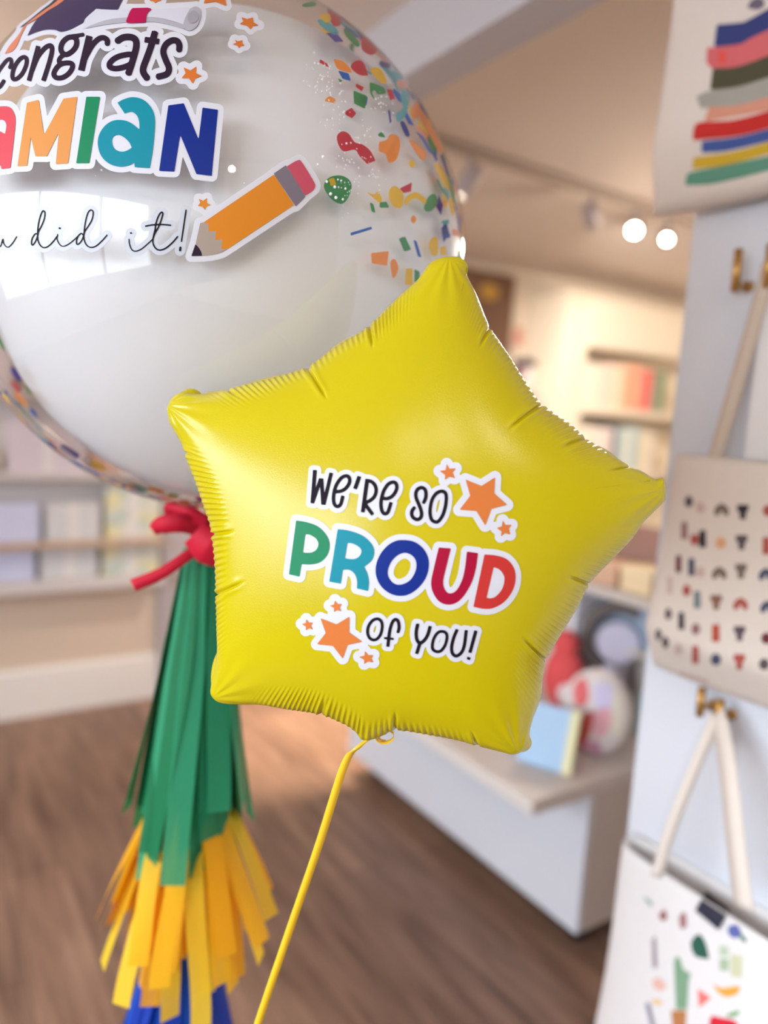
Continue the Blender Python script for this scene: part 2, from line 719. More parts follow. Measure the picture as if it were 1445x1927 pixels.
# ------------------------------------------------------------------ yellow star balloon
STAR_D = 0.625
SP = STAR_D / FPX                              # metres per picture pixel on the star's plane
SC_PX = (770.0, 975.0)
S0 = P3(SC_PX[0], SC_PX[1], STAR_D)
_n = CAM - S0
_n /= np.linalg.norm(_n)
_n = _n - RGT * 0.06 + UPV * 0.02
SN = _n / np.linalg.norm(_n)
SE = RGT - SN * (RGT @ SN)
SE /= np.linalg.norm(SE)
SU = np.cross(SN, SE)


def to_plane(px):
    d = ray(px)
    t = ((S0 - CAM) @ SN) / (d @ SN)
    w = CAM + d * t[:, None] - S0
    return np.column_stack([w @ SE, w @ SU]) / SP


OUTL = [(316, 777), (317, 765), (322, 752), (333, 742), (346, 738), (368, 742), (400, 741), (431, 734), (466, 724), (516, 713), (565, 699), (583, 695), (593, 686),
        (636, 653), (689, 622), (697, 615), (706, 606), (749, 562), (784, 530), (800, 507), (808, 497), (824, 488), (838, 484), (860, 484),
        (875, 491), (881, 504), (878, 516), (895, 552), (911, 592), (922, 619), (939, 643), (960, 674), (983, 711), (1013, 757), (1019, 763),
        (1041, 778), (1075, 801), (1101, 826), (1139, 849), (1184, 878), (1208, 889), (1234, 903), (1247, 901), (1252, 916), (1251, 935), (1247, 946),
        (1211, 982), (1190, 1012), (1158, 1046), (1112, 1092), (1107, 1099), (1086, 1142), (1060, 1184), (1034, 1227), (1026, 1240), (1021, 1272),
        (1014, 1311), (998, 1367), (996, 1394), (988, 1410), (966, 1419), (943, 1414), (898, 1402), (852, 1389), (800, 1379), (747, 1371),
        (725, 1381), (707, 1388), (692, 1392), (679, 1389), (671, 1377), (656, 1364), (632, 1352), (607, 1342), (543, 1333), (491, 1325), (455, 1325), (415, 1322),
        (398, 1308), (398, 1289), (405, 1258), (411, 1225), (411, 1188), (410, 1130), (408, 1060), (403, 1006), (400, 990), (388, 957),
        (372, 912), (356, 872), (347, 844), (332, 816), (322, 800)]
TIPS = [(318, 765), (845, 486), (1250, 920), (975, 1418), (402, 1312)]
CREASES = [(429, 734, 24), (583, 695, 80), (697, 615, 46), (922, 619, 36), (1019, 763, 74), (1101, 826, 44), (1184, 878, 26), (1107, 1099, 40), (1026, 1240, 58),
           (898, 1402, 24), (747, 1371, 38), (607, 1342, 34), (411, 1120, 66), (403, 1006, 54), (350, 852, 20)]
LOBES = [((333, 742), (368, 742), 8), ((368, 742), (431, 734), 8), ((431, 734), (583, 695), 10), ((590, 688), (697, 615), 11), ((922, 619), (1013, 757), 4),
         ((1019, 763), (1101, 826), 4), ((1101, 826), (1184, 878), 7), ((1184, 878), (1240, 904), 5), ((1021, 1272), (998, 1367), 7),
         ((996, 1394), (975, 1416), 9), ((398, 1300), (411, 1215), 10), ((316, 777), (320, 754), 9), ((322, 800), (316, 780), 7), ((747, 1371), (680, 1390), 3)]

oc = to_plane(cr_closed(OUTL, 12))
seg = np.linalg.norm(np.roll(oc, -1, 0) - oc, axis=1)
arc = np.concatenate([[0], np.cumsum(seg)])
PERI = arc[-1]
NS = 1900
sarr = np.arange(NS) * PERI / NS
occ = np.vstack([oc, oc[:1]])
B = np.column_stack([np.interp(sarr, arc, occ[:, 0]), np.interp(sarr, arc, occ[:, 1])])      # boundary ring, star pixels
Bc = B[::4]


def bdist(Q):
    out = np.full(len(Q), 1e18)
    A, E_ = Bc, np.roll(Bc, -1, 0) - Bc
    L = (E_ ** 2).sum(1)
    for k in range(0, len(Q), 4000):
        q = Q[k:k + 4000]
        w = q[:, None, :] - A[None]
        t = np.clip((w * E_).sum(2) / L, 0, 1)
        w = w - t[..., None] * E_
        out[k:k + 4000] = np.sqrt((w ** 2).sum(2).min(1))
    return out


def s_of(px):
    p = to_plane(px)[0]
    return sarr[np.argmin(((B - p) ** 2).sum(1))]


# inflate: membrane equation on a grid
G = 5.0
glo, ghi = B.min(0) - 3 * G, B.max(0) + 3 * G
gx = np.arange(glo[0], ghi[0] + G, G)
gy = np.arange(glo[1], ghi[1] + G, G)
GX, GY = np.meshgrid(gx, gy)
gp = np.column_stack([GX.ravel(), GY.ravel()])
gsd = sd_poly(gp, [Bc])
mask = (gsd < 0).reshape(GX.shape)


def lap(w):
    z = np.where(mask, w, 0)
    out = 4 * z
    out[1:] -= z[:-1]
    out[:-1] -= z[1:]
    out[:, 1:] -= z[:, :-1]
    out[:, :-1] -= z[:, 1:]
    return np.where(mask, out, 0)


wv = np.zeros(GX.shape)
rr = np.where(mask, G * G, 0.0) - lap(wv)
pp = rr.copy()
rs = (rr * rr).sum()
for it in range(900):
    Ap = lap(pp)
    al = rs / (pp * Ap).sum()
    wv += al * pp
    rr -= al * Ap
    rn = (rr * rr).sum()
    if rn < 1e-8 * G ** 4:
        break
    pp = rr + pp * rn / rs
    rs = rn
dd = (-gsd).reshape(GX.shape)
good = dd > 2.2 * G
ratio = np.where(good, wv / np.maximum(dd, 1e-6), 0)
wt = good.astype(float)
for it in range(12):                            # carry the ratio out to the seam
    num = np.zeros_like(ratio)
    den = np.zeros_like(ratio)
    for sy in (-1, 0, 1):
        for sx in (-1, 0, 1):
            num += np.roll(np.roll(ratio * wt, sy, 0), sx, 1)
            den += np.roll(np.roll(wt, sy, 0), sx, 1)
    fill = (~good) & (den > 0)
    ratio = np.where(fill, num / np.maximum(den, 1e-9), ratio)
    wt = np.where(fill, 1.0, wt)


def cubic(Fg, Q):
    fx = (Q[:, 0] - glo[0]) / G
    fy = (Q[:, 1] - glo[1]) / G
    ix = np.clip(fx.astype(int), 1, len(gx) - 3)
    iy = np.clip(fy.astype(int), 1, len(gy) - 3)
    tx, ty = fx - ix, fy - iy

    def wts(t):
        return ((1 - t) ** 3 / 6, (3 * t ** 3 - 6 * t ** 2 + 4) / 6, (-3 * t ** 3 + 3 * t ** 2 + 3 * t + 1) / 6, t ** 3 / 6)
    wx_, wy_ = wts(tx), wts(ty)
    out = np.zeros(len(Q))
    for a in range(4):
        for b in range(4):
            out += wy_[a] * wx_[b] * Fg[iy + a - 1, ix + b - 1]
    return out


def height(Q, d):
    near = np.maximum(cubic(ratio, Q) * d, 0)          # by the seam: follows the exact outline
    far = np.maximum(cubic(wv, Q), 0)                  # elsewhere: the smooth membrane itself
    k = np.clip((d - 2.5 * G) / (3.0 * G), 0, 1)
    k = k * k * (3 - 2 * k)
    return np.sqrt(near * (1 - k) + far * k)


HK = 150.0 / math.sqrt(wv.max())
MT = 58
tt = 1 - np.linspace(0, 1, MT) ** 1.75          # 1 at the seam ... 0 in the middle
cen = np.zeros(2)


def wrap(ds):
    return (ds + PERI / 2) % PERI - PERI / 2


tipp = to_plane(TIPS)
tipd = np.sqrt(((B[:, None, :] - tipp[None]) ** 2).sum(2)).min(1)
ramp01 = np.clip((tipd - 55) / 120, 0, 1)
ribamp = ramp01 * ramp01 * (3 - 2 * ramp01)
lamf = 11.0 + 1.5 * np.sin(sarr / 140.0) + 0.8 * np.sin(sarr / 47.0)
phase = np.cumsum(2 * math.pi / lamf) * (PERI / NS)
ribw = 52 + 14 * np.sin(sarr / 90.0 + 1.0)
crs = [(s_of((x, y)), ln) for x, y, ln in CREASES]

Q2 = (cen + tt[:, None, None] * (B[None] - cen)).reshape(-1, 2)
dq = np.minimum(bdist(Q2), np.where(np.repeat(tt, NS) > 0.9999, 0, 1e9))
HQ = (height(Q2, dq) * HK).reshape(MT, NS)
DQ = dq.reshape(MT, NS)


def surf3(side, H, inpl):
    return S0 + (inpl[..., 0:1] * SE + inpl[..., 1:2] * SU + side * H[..., None] * SN) * SP


def grid_normals(Pg, side):
    du = np.roll(Pg, -1, 1) - np.roll(Pg, 1, 1)
    dv = np.gradient(Pg, axis=0)
    nn = np.cross(du, dv)
    ln = np.linalg.norm(nn, axis=2, keepdims=True)
    nn = nn / np.maximum(ln, 1e-12)
    s_ = np.sign((nn[: MT // 2] @ SN).mean()) * side
    return nn * s_


inpl = Q2.reshape(MT, NS, 2)
front = surf3(1, HQ, inpl)
nrm = grid_normals(front, 1)
rise = np.clip(DQ / 9.0, 0, 1)
fall = np.clip((ribw[None] - DQ) / 30.0, 0, 1)
fall = fall * fall * (3 - 2 * fall)
disp = 1.7 * ribamp[None] * rise * fall * np.cos(phase)[None]
for sc, ln in crs:
    ds = wrap(sarr - sc)[None]
    wl_ = np.clip((ln + 12 - DQ) / 18.0, 0, 1)
    disp -= 5.5 * np.exp(-(ds / 2.6) ** 2) * wl_ * np.clip(DQ / 3 + 0.35, 0, 1)
    disp += 1.4 * np.exp(-((np.abs(ds) - 9) / 6.0) ** 2) * wl_ * np.clip(DQ / 6, 0, 1)
for tp in tipp:                                  # soft folds running out to each tip
    v = inpl - tp
    rd = np.linalg.norm(v, axis=2)
    ang = np.arctan2(v[..., 1], v[..., 0])
    disp += 0.9 * np.sin(ang * 17 + tp[0]) * np.clip(rd / 30, 0, 1) * np.clip((150 - rd) / 90, 0, 1) * np.clip(DQ / 10, 0, 1)
front = front + nrm * (disp * SP)[..., None]

# back panel: puffs out past the seam in lobes between the creases
tang = np.roll(B, -1, 0) - np.roll(B, 1, 0)
outn = np.column_stack([tang[:, 1], -tang[:, 0]])
outn /= np.linalg.norm(outn, axis=1, keepdims=True)
if ((B - cen) * outn).sum() < 0:
    outn = -outn
lobe = np.full(NS, 0.0)
for a, b, amp in LOBES:
    sa, sb = s_of(a), s_of(b)
    ln = (sb - sa) % PERI
    if ln > PERI / 2:
        sa, ln = sb, PERI - ln
    u = ((sarr - sa) % PERI) / max(ln, 1)
    lobe = np.maximum(lobe, np.where(u <= 1, amp * np.sin(np.clip(u, 0, 1) * math.pi) ** 0.6, 0))
kk = (1 - tt)
gfun = 1.75 * np.where(kk < 0.06, np.sin(np.clip(kk / 0.06, 0, 1) ** 0.7 * math.pi), 0)
binpl = inpl + gfun[:, None, None] * (lobe[:, None] * outn)[None]
HB = HQ * 0.82 + np.clip(kk / 0.05, 0, 1)[:, None] * lobe[None] * 0.8 * (kk < 0.25)[:, None] * np.clip((0.25 - kk) / 0.2, 0, 1)[:, None]
HB[0] = 0
back = surf3(-1, HB, binpl)
nb = grid_normals(back, -1)
back = back + nb * (0.8 * disp * SP * (lobe[None] < 0.5))[..., None]
back[0] = front[0]

fv = np.vstack([front.reshape(-1, 3), back[1:].reshape(-1, 3)])
ff = []
for i in range(MT - 1):
    for j in range(NS):
        j2 = (j + 1) % NS
        ff.append((i * NS + j, i * NS + j2, (i + 1) * NS + j2, (i + 1) * NS + j))
offb = MT * NS


def bi(i, j):
    return j if i == 0 else offb + (i - 1) * NS + j


for i in range(MT - 1):
    for j in range(0, NS):
        j2 = (j + 1) % NS
        ff.append((bi(i, j), bi(i + 1, j), bi(i + 1, j2), bi(i, j2)))

M_foil = mat('yellow_foil', (200, 182, 0), rough=0.25, spec=0.45, bump=0.10, bscale=900, noise=0.02, nscale=12)
star = mk('star_balloon', fv, ff, M_foil, None, smooth=True)
tag(star, 'big yellow foil star balloon with a rainbow lettered congratulation, in front of the clear balloon', 'balloon')

fr_faces = ff[: (MT - 1) * NS]
# coarser copy of the front face for placing the vinyl
st = 10
sub = front[:, ::st]
nsu = sub.shape[1]
sv = sub.reshape(-1, 3)
sf = [(i * nsu + j, i * nsu + (j + 1) % nsu, (i + 1) * nsu + (j + 1) % nsu, (i + 1) * nsu + j) for i in range(MT - 1) for j in range(nsu)]
proj_star = bvh_project(sv, sf)

V_white = mat('white_vinyl', (216, 217, 227), 0.45, noise=0.01)
V_black = mat('black_vinyl', (25, 18, 29), 0.6, spec=0.12, noise=0.02)
V_green = mat('green_vinyl', (22, 129, 86), 0.5, spec=0.22, noise=0.02)
V_teal = mat('teal_vinyl', (12, 138, 158), 0.5, spec=0.22, noise=0.02)
V_blue = mat('blue_vinyl', (0, 39, 134), 0.5, spec=0.22, noise=0.02)
V_crim = mat('crimson_vinyl', (167, 0, 52), 0.5, spec=0.22, noise=0.02)
V_red = mat('red_vinyl', (198, 53, 48), 0.5, spec=0.22, noise=0.02)
V_orange = mat('orange_vinyl', (212, 119, 57), 0.5, spec=0.22, noise=0.02)
V_lor = mat('light_orange_vinyl', (217, 145, 77), 0.5, spec=0.22, noise=0.02)
V_coral = mat('coral_vinyl', (214, 77, 88), 0.5, spec=0.22, noise=0.02)


def corners(p):
    return [(x, y, 0) for x, y in p]


def sticker(parent, proj, pieces, label, step=1.5, o1=0.0004, o2=0.0008, name='vinyl_sticker', edge=V_white, fill=()):
    """white die-cut backing with each letter or shape a piece of its own on top"""
    shp = [s for _, _, ss in pieces for s in ss if s.dil > 0] + list(fill)
    bk = decal(name, parent, edge, shp, proj, o1, step, dil=True)
    if bk is None:
        return
    if label:
        bk['label'] = label
    for nm, m, ss in pieces:
        decal(nm, bk, m, ss, proj, o2, step)
    return bk


A_ = (220 / 1445, 560, 850)
B_ = (220 / 1445, 760, 850)
C_ = (230 / 1445, 530, 970)
D_ = (290 / 1445, 700, 990)
E_T = (200 / 1445, 540, 1110)
F_ = (250 / 1445, 670, 1130)


def ST(pts, tr, w, dil=8.5, **k):
    return Sh('s', pts, tr, w, dil, **k)


def PO(conts, tr, dil=11.0):
    return Sh('p', conts, tr, 0, dil)


e1 = [(478, 495), (530, 490), (590, 460), (635, 400), (645, 345), (625, 308), (590, 302), (540, 328), (490, 395), (460, 470), (446, 560), (450, 630), (470, 668), (500, 678), (535, 648), (562, 545)]
e2 = [(1063, 578), (1110, 580), (1170, 550), (1213, 490), (1226, 430), (1206, 385), (1165, 380), (1115, 408), (1070, 475), (1043, 555), (1030, 640), (1038, 715), (1058, 757), (1085, 768), (1118, 742), (1155, 625)]
sticker(star, proj_star, [
    ('letter', V_black, [ST([(217, 228), (186, 634)], A_, 47, smooth=False), ST([(190, 620), (290, 332)], A_, 44, smooth=False),
                         ST([(297, 332), (318, 655)], A_, 46, smooth=False), ST([(325, 652), (418, 262)], A_, 45, smooth=False),
                         ST([(165, 632), (208, 638)], A_, 12, smooth=False), ST([(297, 650), (345, 655)], A_, 12, smooth=False)]),
    ('letter', V_black, [ST(e1, A_, 43)]),
    ('apostrophe', V_black, [ST([(765, 306), (710, 462)], A_, 48, smooth=False)]),
    ('letter', V_black, [ST([(862, 338), (806, 750)], A_, 48, smooth=False), ST([(870, 358), (925, 380), (962, 430), (970, 495), (945, 562), (895, 605), (835, 635)], A_, 43),
                         ST([(835, 650), (930, 780)], A_, 44, smooth=False)]),
    ('letter', V_black, [ST(e2, A_, 43)])], 'white edged black lettering of the first words')

sS = [(240, 635), (265, 580), (272, 520), (258, 468), (215, 445), (167, 468), (146, 520), (153, 580), (187, 660), (214, 740), (212, 805), (172, 838), (122, 822), (96, 780), (100, 732), (130, 690)]
sO = [(462, 490), (508, 510), (522, 570), (510, 680), (477, 785), (430, 855), (392, 870), (345, 845), (323, 775), (325, 690), (348, 592), (398, 518)]
bigst = corners([(760, 345), (955, 425), (1123, 318), (1113, 518), (1272, 658), (1078, 708), (1003, 912), (893, 735), (685, 718), (817, 545)])
sm1 = corners([(528, 152), (558, 212), (640, 207), (600, 258), (628, 330), (555, 310), (503, 355), (508, 290), (440, 240), (515, 230)])
sm2 = corners([(1218, 848), (1250, 905), (1330, 903), (1293, 950), (1310, 1025), (1245, 1005), (1195, 1050), (1203, 985), (1140, 940), (1207, 925)])
sticker(star, proj_star, [
    ('letter', V_black, [ST(sS, B_, 43)]), ('letter', V_black, [ST(sO, B_, 42, closed=True)]),
    ('printed_star', V_orange, [PO([bigst], B_, 12)]), ('printed_star', V_orange, [PO([sm1], B_, 11.5)]), ('printed_star', V_orange, [PO([sm2], B_, 11.5)])],
    'white edged black lettering with three orange stars')

cP = [(175, 58, 0), (300, 80), (430, 130), (530, 230), (570, 340), (545, 460), (460, 550), (350, 578), (238, 575, 0), (213, 722, 0), (90, 695, 0)]
hP = [(283, 222, 0), (340, 230), (410, 275), (437, 335), (415, 400), (360, 435), (300, 440), (255, 436, 0)]
cR = [(665, 160, 0), (800, 180), (950, 235), (1060, 330), (1095, 430), (1065, 530), (978, 605, 0), (1015, 690), (1033, 790), (1022, 892, 0), (890, 860, 0), (893, 780), (870, 700), (810, 645), (726, 640, 0), (700, 805, 0), (565, 780, 0)]
hR = [(780, 322, 0), (850, 335), (920, 375), (945, 425), (915, 485), (850, 515), (750, 505, 0)]
cO = [(290, 130), (390, 145), (475, 205), (525, 295), (530, 390), (500, 490), (430, 580), (340, 640), (250, 652), (160, 625), (80, 555), (38, 460), (40, 360), (80, 260), (150, 180), (220, 140)]
hO = [(310, 250), (375, 275), (412, 330), (410, 410), (370, 490), (310, 535), (240, 548), (185, 520), (150, 460), (155, 390), (190, 320), (245, 270)]
cU = [(625, 200, 0), (738, 208, 0), (690, 400), (665, 520), (685, 600), (730, 630), (790, 600), (840, 510), (868, 400), (888, 238, 0), (992, 252, 0), (970, 400), (930, 530), (860, 650), (790, 715), (710, 735), (630, 705), (575, 630), (553, 540), (570, 430)]
cD = [(1052, 265, 0), (1160, 275), (1260, 310), (1325, 390), (1342, 490), (1315, 600), (1245, 700), (1150, 760), (1060, 775), (948, 755, 0)]
hD = [(1137, 383, 0), (1190, 405), (1230, 455), (1238, 510), (1215, 590), (1160, 655), (1110, 675), (1070, 670, 0)]
sticker(star, proj_star, [
    ('letter', V_green, [PO([cP, hP], C_)]), ('letter', V_teal, [PO([cR, hR], C_)]), ('letter', V_blue, [PO([cO, hO], D_)]),
    ('letter', V_crim, [PO([cU], D_)]), ('letter', V_red, [PO([cD, hD], D_)])], 'large rainbow coloured capital lettering', fill=[PO([hD], D_, 2), PO([hP], C_, 2), PO([hR], C_, 2)])

of_o = [(235, 197), (272, 222), (285, 280), (268, 360), (230, 413), (185, 425), (143, 398), (126, 340), (138, 272), (182, 213)]
big2 = corners([(458, 382), (675, 465), (852, 358), (848, 575), (1030, 702), (825, 745), (760, 928), (627, 758), (410, 735), (530, 582)])
t1 = corners([(655, 138), (690, 190), (750, 186), (720, 235), (742, 292), (685, 272), (638, 303), (643, 245), (583, 212), (640, 198)])
t2 = corners([(265, 392), (300, 440), (360, 440), (327, 482), (357, 540), (302, 518), (258, 550), (262, 495), (200, 460), (258, 447)])
t3 = corners([(1060, 822), (1103, 882), (1180, 878), (1145, 925), (1178, 985), (1105, 968), (1050, 1005), (1052, 945), (978, 905), (1055, 890)])
sticker(star, proj_star, [
    ('letter', V_black, [ST(of_o, F_, 32, closed=True)]),
    ('letter', V_black, [ST([(455, 345), (467, 290), (458, 225), (430, 203), (398, 228), (372, 300), (358, 380), (345, 500)], F_, 35), ST([(305, 405), (410, 415)], F_, 24, smooth=False)]),
    ('printed_star', V_orange, [PO([big2], E_T, 11.5)]), ('printed_star', V_orange, [PO([t1], E_T, 11.5)]),
    ('printed_star', V_orange, [PO([t2], E_T, 11)]), ('printed_star', V_orange, [PO([t3], E_T, 11)])], 'white edged black lettering with four orange stars')
sticker(star, proj_star, [
    ('letter', V_black, [ST([(670, 250), (653, 340), (660, 420), (690, 457), (735, 435), (778, 370), (805, 275)], F_, 37), ST([(697, 450), (657, 577)], F_, 37, smooth=False)]),
    ('letter', V_black, [ST([(928, 333), (973, 348), (987, 395), (968, 478), (925, 540), (878, 553), (834, 527), (829, 470), (848, 402), (886, 348)], F_, 32, closed=True)]),
    ('letter', V_black, [ST([(1098, 310), (1060, 400), (1037, 500), (1046, 570), (1085, 600), (1138, 567), (1173, 490), (1196, 318)], F_, 35)]),
    ('exclamation_mark', V_black, [ST([(1300, 325), (1235, 565)], F_, 36, smooth=False), ST([(1227, 612), (1216, 640)], F_, 38, smooth=False)])], 'white edged black lettering of the last word')

# valve tail at the bottom of the star with a curl of ribbon, and the long ribbon down
M_rib = mat('yellow_ribbon', (246, 196, 40), 0.4, noise=0.04)


def strip(points, width, wdir, mb=None):
    """a flat ribbon along points; wdir is the direction of its width (one, or one per point)"""
    pts = np.asarray(points, float)
    w = np.asarray(wdir, float)
    if w.ndim == 1:
        w = np.repeat(w[None], len(pts), 0)
    width = np.asarray(width, float) * np.ones(len(pts))
    rows = np.stack([pts - w * width[:, None] / 2, pts + w * width[:, None] / 2], 1)
    return (mb or MB()).grid(rows)


sb = S0 + (to_plane((700, 1383))[0][0] * SE + to_plane((700, 1383))[0][1] * SU) * SP
curl = []
for k in range(40):
    q = k / 39 * 2 * math.pi * 1.35
    c0 = P3(722 + 6 * k / 39, 1386, STAR_D + 0.012)
    curl.append(c0 + RGT * 0.0075 * math.cos(q + 2.4) + UPV * (0.0055 * math.sin(q + 2.4)) + FWD * (0.004 * k / 39))
rt = empty('balloon_ribbon', tuple(P3(485, 1940, 0.70)), 'long thin yellow ribbon hanging from the star balloon, with a small curl', 'ribbon')
o = strip(curl, 0.0035, FWD * 0.8 + UPV * 0.6).build('curl', M_rib, rt, True)
solid(o, 0.0003)
line = cr_open([P3(700, 1386, STAR_D + 0.012), P3(672, 1408, 0.635), P3(648, 1440, 0.64), P3(600, 1590, 0.66), P3(545, 1750, 0.68), P3(485, 1927, 0.70), P3(440, 2070, 0.72)], 10)
o = strip(line, 0.0085, RGT * 0.96 + UPV * 0.28).build('tail', M_rib, rt, True)
solid(o, 0.0003)

# ------------------------------------------------------------------ clear bubble balloon
BR = 0.29
bd = np.array([0.343, 0.923, 0.172])
BCN = CAM + bd / np.linalg.norm(bd) * 0.953
bub = empty('bubble_balloon', tuple(BCN - np.array((0, 0, BR))), 'huge clear bubble balloon holding a white balloon and confetti, with graduation lettering', 'balloon')


def sph_project(px, off, rad=BR, cn=BCN):
    D = ray(px)
    D = D / np.linalg.norm(D, axis=1, keepdims=True)
    oc_ = CAM - cn
    b = D @ oc_
    R_ = rad + off
    disc = b * b - (oc_ @ oc_ - R_ * R_)
    ok = disc > 0
    t = -b - np.sqrt(np.maximum(disc, 0))
    return CAM + D * t[:, None], ok


def ico(c, r, nu=128, nv=64, squash=None):
    mb = MB()
    P = []
    for i in range(nv + 1):
        a = math.pi * i / nv
        row = []
        for j in range(nu):
            q = 2 * math.pi * j / nu
            p = np.array((math.sin(a) * math.cos(q), math.sin(a) * math.sin(q), math.cos(a))) * r
            row.append(c + p)
        P.append(row)
    mb.grid(P, True)
    return mb


# film: one thin clear skin, with the neck gathered at the bottom
film = MB()
P = []
nv = 72
for i in range(nv + 1):
    a = math.pi * i / nv * 0.985
    row = []
    for j in range(128):
        q = 2 * math.pi * j / 128
        row.append(BCN + BR * np.array((math.sin(a) * math.cos(q), math.sin(a) * math.sin(q), math.cos(a))))
    P.append(row)
for k, (dz, rr_) in enumerate([(0.004, 0.011), (0.016, 0.008), (0.028, 0.012), (0.04, 0.02)]):
    P.append([BCN + np.array((rr_ * math.cos(2 * math.pi * j / 128) * (1 + 0.2 * math.sin(9 * 2 * math.pi * j / 128)), rr_ * math.sin(2 * math.pi * j / 128), -BR - dz)) for j in range(128)])
film.grid(P, True)
M_film = glass_mat('clear_film', (0.985, 0.985, 0.985), 5.0, 0.08)
film.build('clear_skin', M_film, bub, True)

IR = 0.2695
ICN = BCN + np.array((0.0164, -0.0050, -0.0085))
m = mat('white_latex', (246, 246, 248), 0.35, spec=0.4, trans=0.25)
ico(ICN, IR).build('inner_balloon', m, bub, True)

# --- vinyl lettering on the bubble
Gt = (250 / 1445, 0, 0)
Ht = (250 / 1445, 150, 0)
It = (200 / 1445, 330, 0)
Jt = (250 / 1445, 0, 150)
Kt = (270 / 1445, 170, 150)
Lt = (220 / 1445, 0, 360)
Mt_ = (220 / 1445, 200, 360)
Nt = (280 / 1445, 340, 280)
V_purple = mat('dark_purple_vinyl', (63, 51, 85), 0.5, spec=0.22, noise=0.02)
V_night = mat('plum_black_vinyl', (40, 23, 46), 0.5, spec=0.22, noise=0.02)
V_peach = mat('peach_vinyl', (215, 129, 98), 0.5, spec=0.22, noise=0.02)
V_paper = mat('paper_white_vinyl', (210, 210, 223), 0.5, spec=0.22, noise=0.01)
V_pgrey = mat('pale_grey_vinyl', (176, 174, 184), 0.5, spec=0.22, noise=0.02)
V_pgrey2 = mat('mid_grey_vinyl', (162, 158, 169), 0.5, spec=0.22, noise=0.02)
V_mag = mat('magenta_vinyl', (181, 0, 76), 0.5, spec=0.22, noise=0.02)
V_amber = mat('amber_vinyl', (218, 134, 36), 0.5, spec=0.22, noise=0.02)
V_amber2 = mat('light_amber_vinyl', (218, 143, 43), 0.5, spec=0.22, noise=0.02)
V_wood = mat('wood_tone_vinyl', (170, 155, 145), 0.5, spec=0.22, noise=0.02)
V_ferr = mat('ferrule_grey_vinyl', (124, 114, 127), 0.5, spec=0.22, noise=0.02)
V_pink = mat('pink_vinyl', (198, 81, 103), 0.5, spec=0.22, noise=0.02)
V_bstar = mat('bright_orange_vinyl', (215, 115, 46), 0.5, spec=0.22, noise=0.02)
bp = sph_project

# graduation cap and diploma
cap = [(380, 235, 0), (345, 290, 0), (295, 390, 0), (400, 347), (500, 322), (600, 325), (660, 345), (760, 320), (905, 245, 0), (930, 190), (1040, 95, 0), (1280, 105, 0), (1360, -60, 0), (760, -60, 0), (560, 90), (430, 180)]
edge_t = [(205, 305, 0), (320, 215), (450, 110), (560, 25), (640, -60, 0), (730, -60, 0), (590, 35), (470, 120), (350, 215), (240, 290, 0)]
orng = [(250, 292, 0), (330, 225), (470, 120), (590, 35), (700, -60, 0), (770, -60, 0), (650, 40), (520, 120), (400, 205), (300, 262, 0)]
tass = [(292, 262, 0), (250, 292, 0), (200, 380), (100, 500), (48, 588, 0), (130, 560, 0), (180, 500), (232, 380)]
dip = [(178, 95, 0), (330, 108), (520, 100), (780, 100), (1210, 78, 0), (1165, 160), (1128, 268, 0), (1000, 225), (800, 186), (500, 190), (300, 215), (130, 272), (48, 312, 0), (46, 250), (90, 180)]
shade = [(48, 314, 0), (130, 270), (300, 214), (500, 188), (740, 184), (900, 202), (1128, 266, 0), (1140, 318, 0), (1000, 276), (850, 244), (740, 238), (500, 243), (250, 274)]
roll_ = [(1265, 72), (1312, 105), (1312, 195), (1275, 285), (1205, 333), (1142, 315), (1128, 260), (1160, 165), (1208, 95)]
core = [(1240, 118), (1290, 150), (1292, 205), (1250, 250), (1195, 248), (1172, 200), (1190, 145)]
ribn = [(575, 90, 0), (740, 86, 0), (785, 98, 0), (735, 150), (715, 245, 0), (520, 252, 0), (503, 236, 0), (545, 130)]
st_a = corners([(1128, 732), (1205, 765), (1270, 720), (1262, 795), (1330, 826), (1255, 852), (1232, 912), (1185, 850), (1105, 850), (1152, 795)])
sticker(bub, bp, [
    ('printed_cap', V_purple, [PO([cap], Gt, 9.5)]), ('cap_edge', V_night, [PO([edge_t], Gt, 5)]), ('cap_cord', V_peach, [PO([orng], Gt, 3)]),
    ('cap_tassel', V_peach, [PO([tass], Gt, 9)]),
    ('printed_diploma', V_paper, [PO([dip], Ht, 10)]), ('diploma_underside', V_pgrey, [PO([shade], Ht, 9)]), ('diploma_end', V_pgrey, [PO([roll_], Ht, 10)]),
    ('diploma_core', V_pgrey2, [PO([core], Ht, 1)]), ('diploma_ribbon', V_mag, [PO([ribn], Ht, 8)])],
    'printed graduation cap with a rolled diploma tied by a red ribbon')
for ch in [c for c in bub.children if c.name.startswith('vinyl_sticker')]:
    for c2 in ch.children:                       # the small prints sit one above the other
        lift = {'diploma_core': 2, 'diploma_ribbon': 2, 'diploma_end': 1, 'cap_cord': 1}.get(c2.name.split('.')[0], 0)
        if lift:
            c2.location += Vector((CAM - BCN) / np.linalg.norm(CAM - BCN) * 0.0004 * lift)

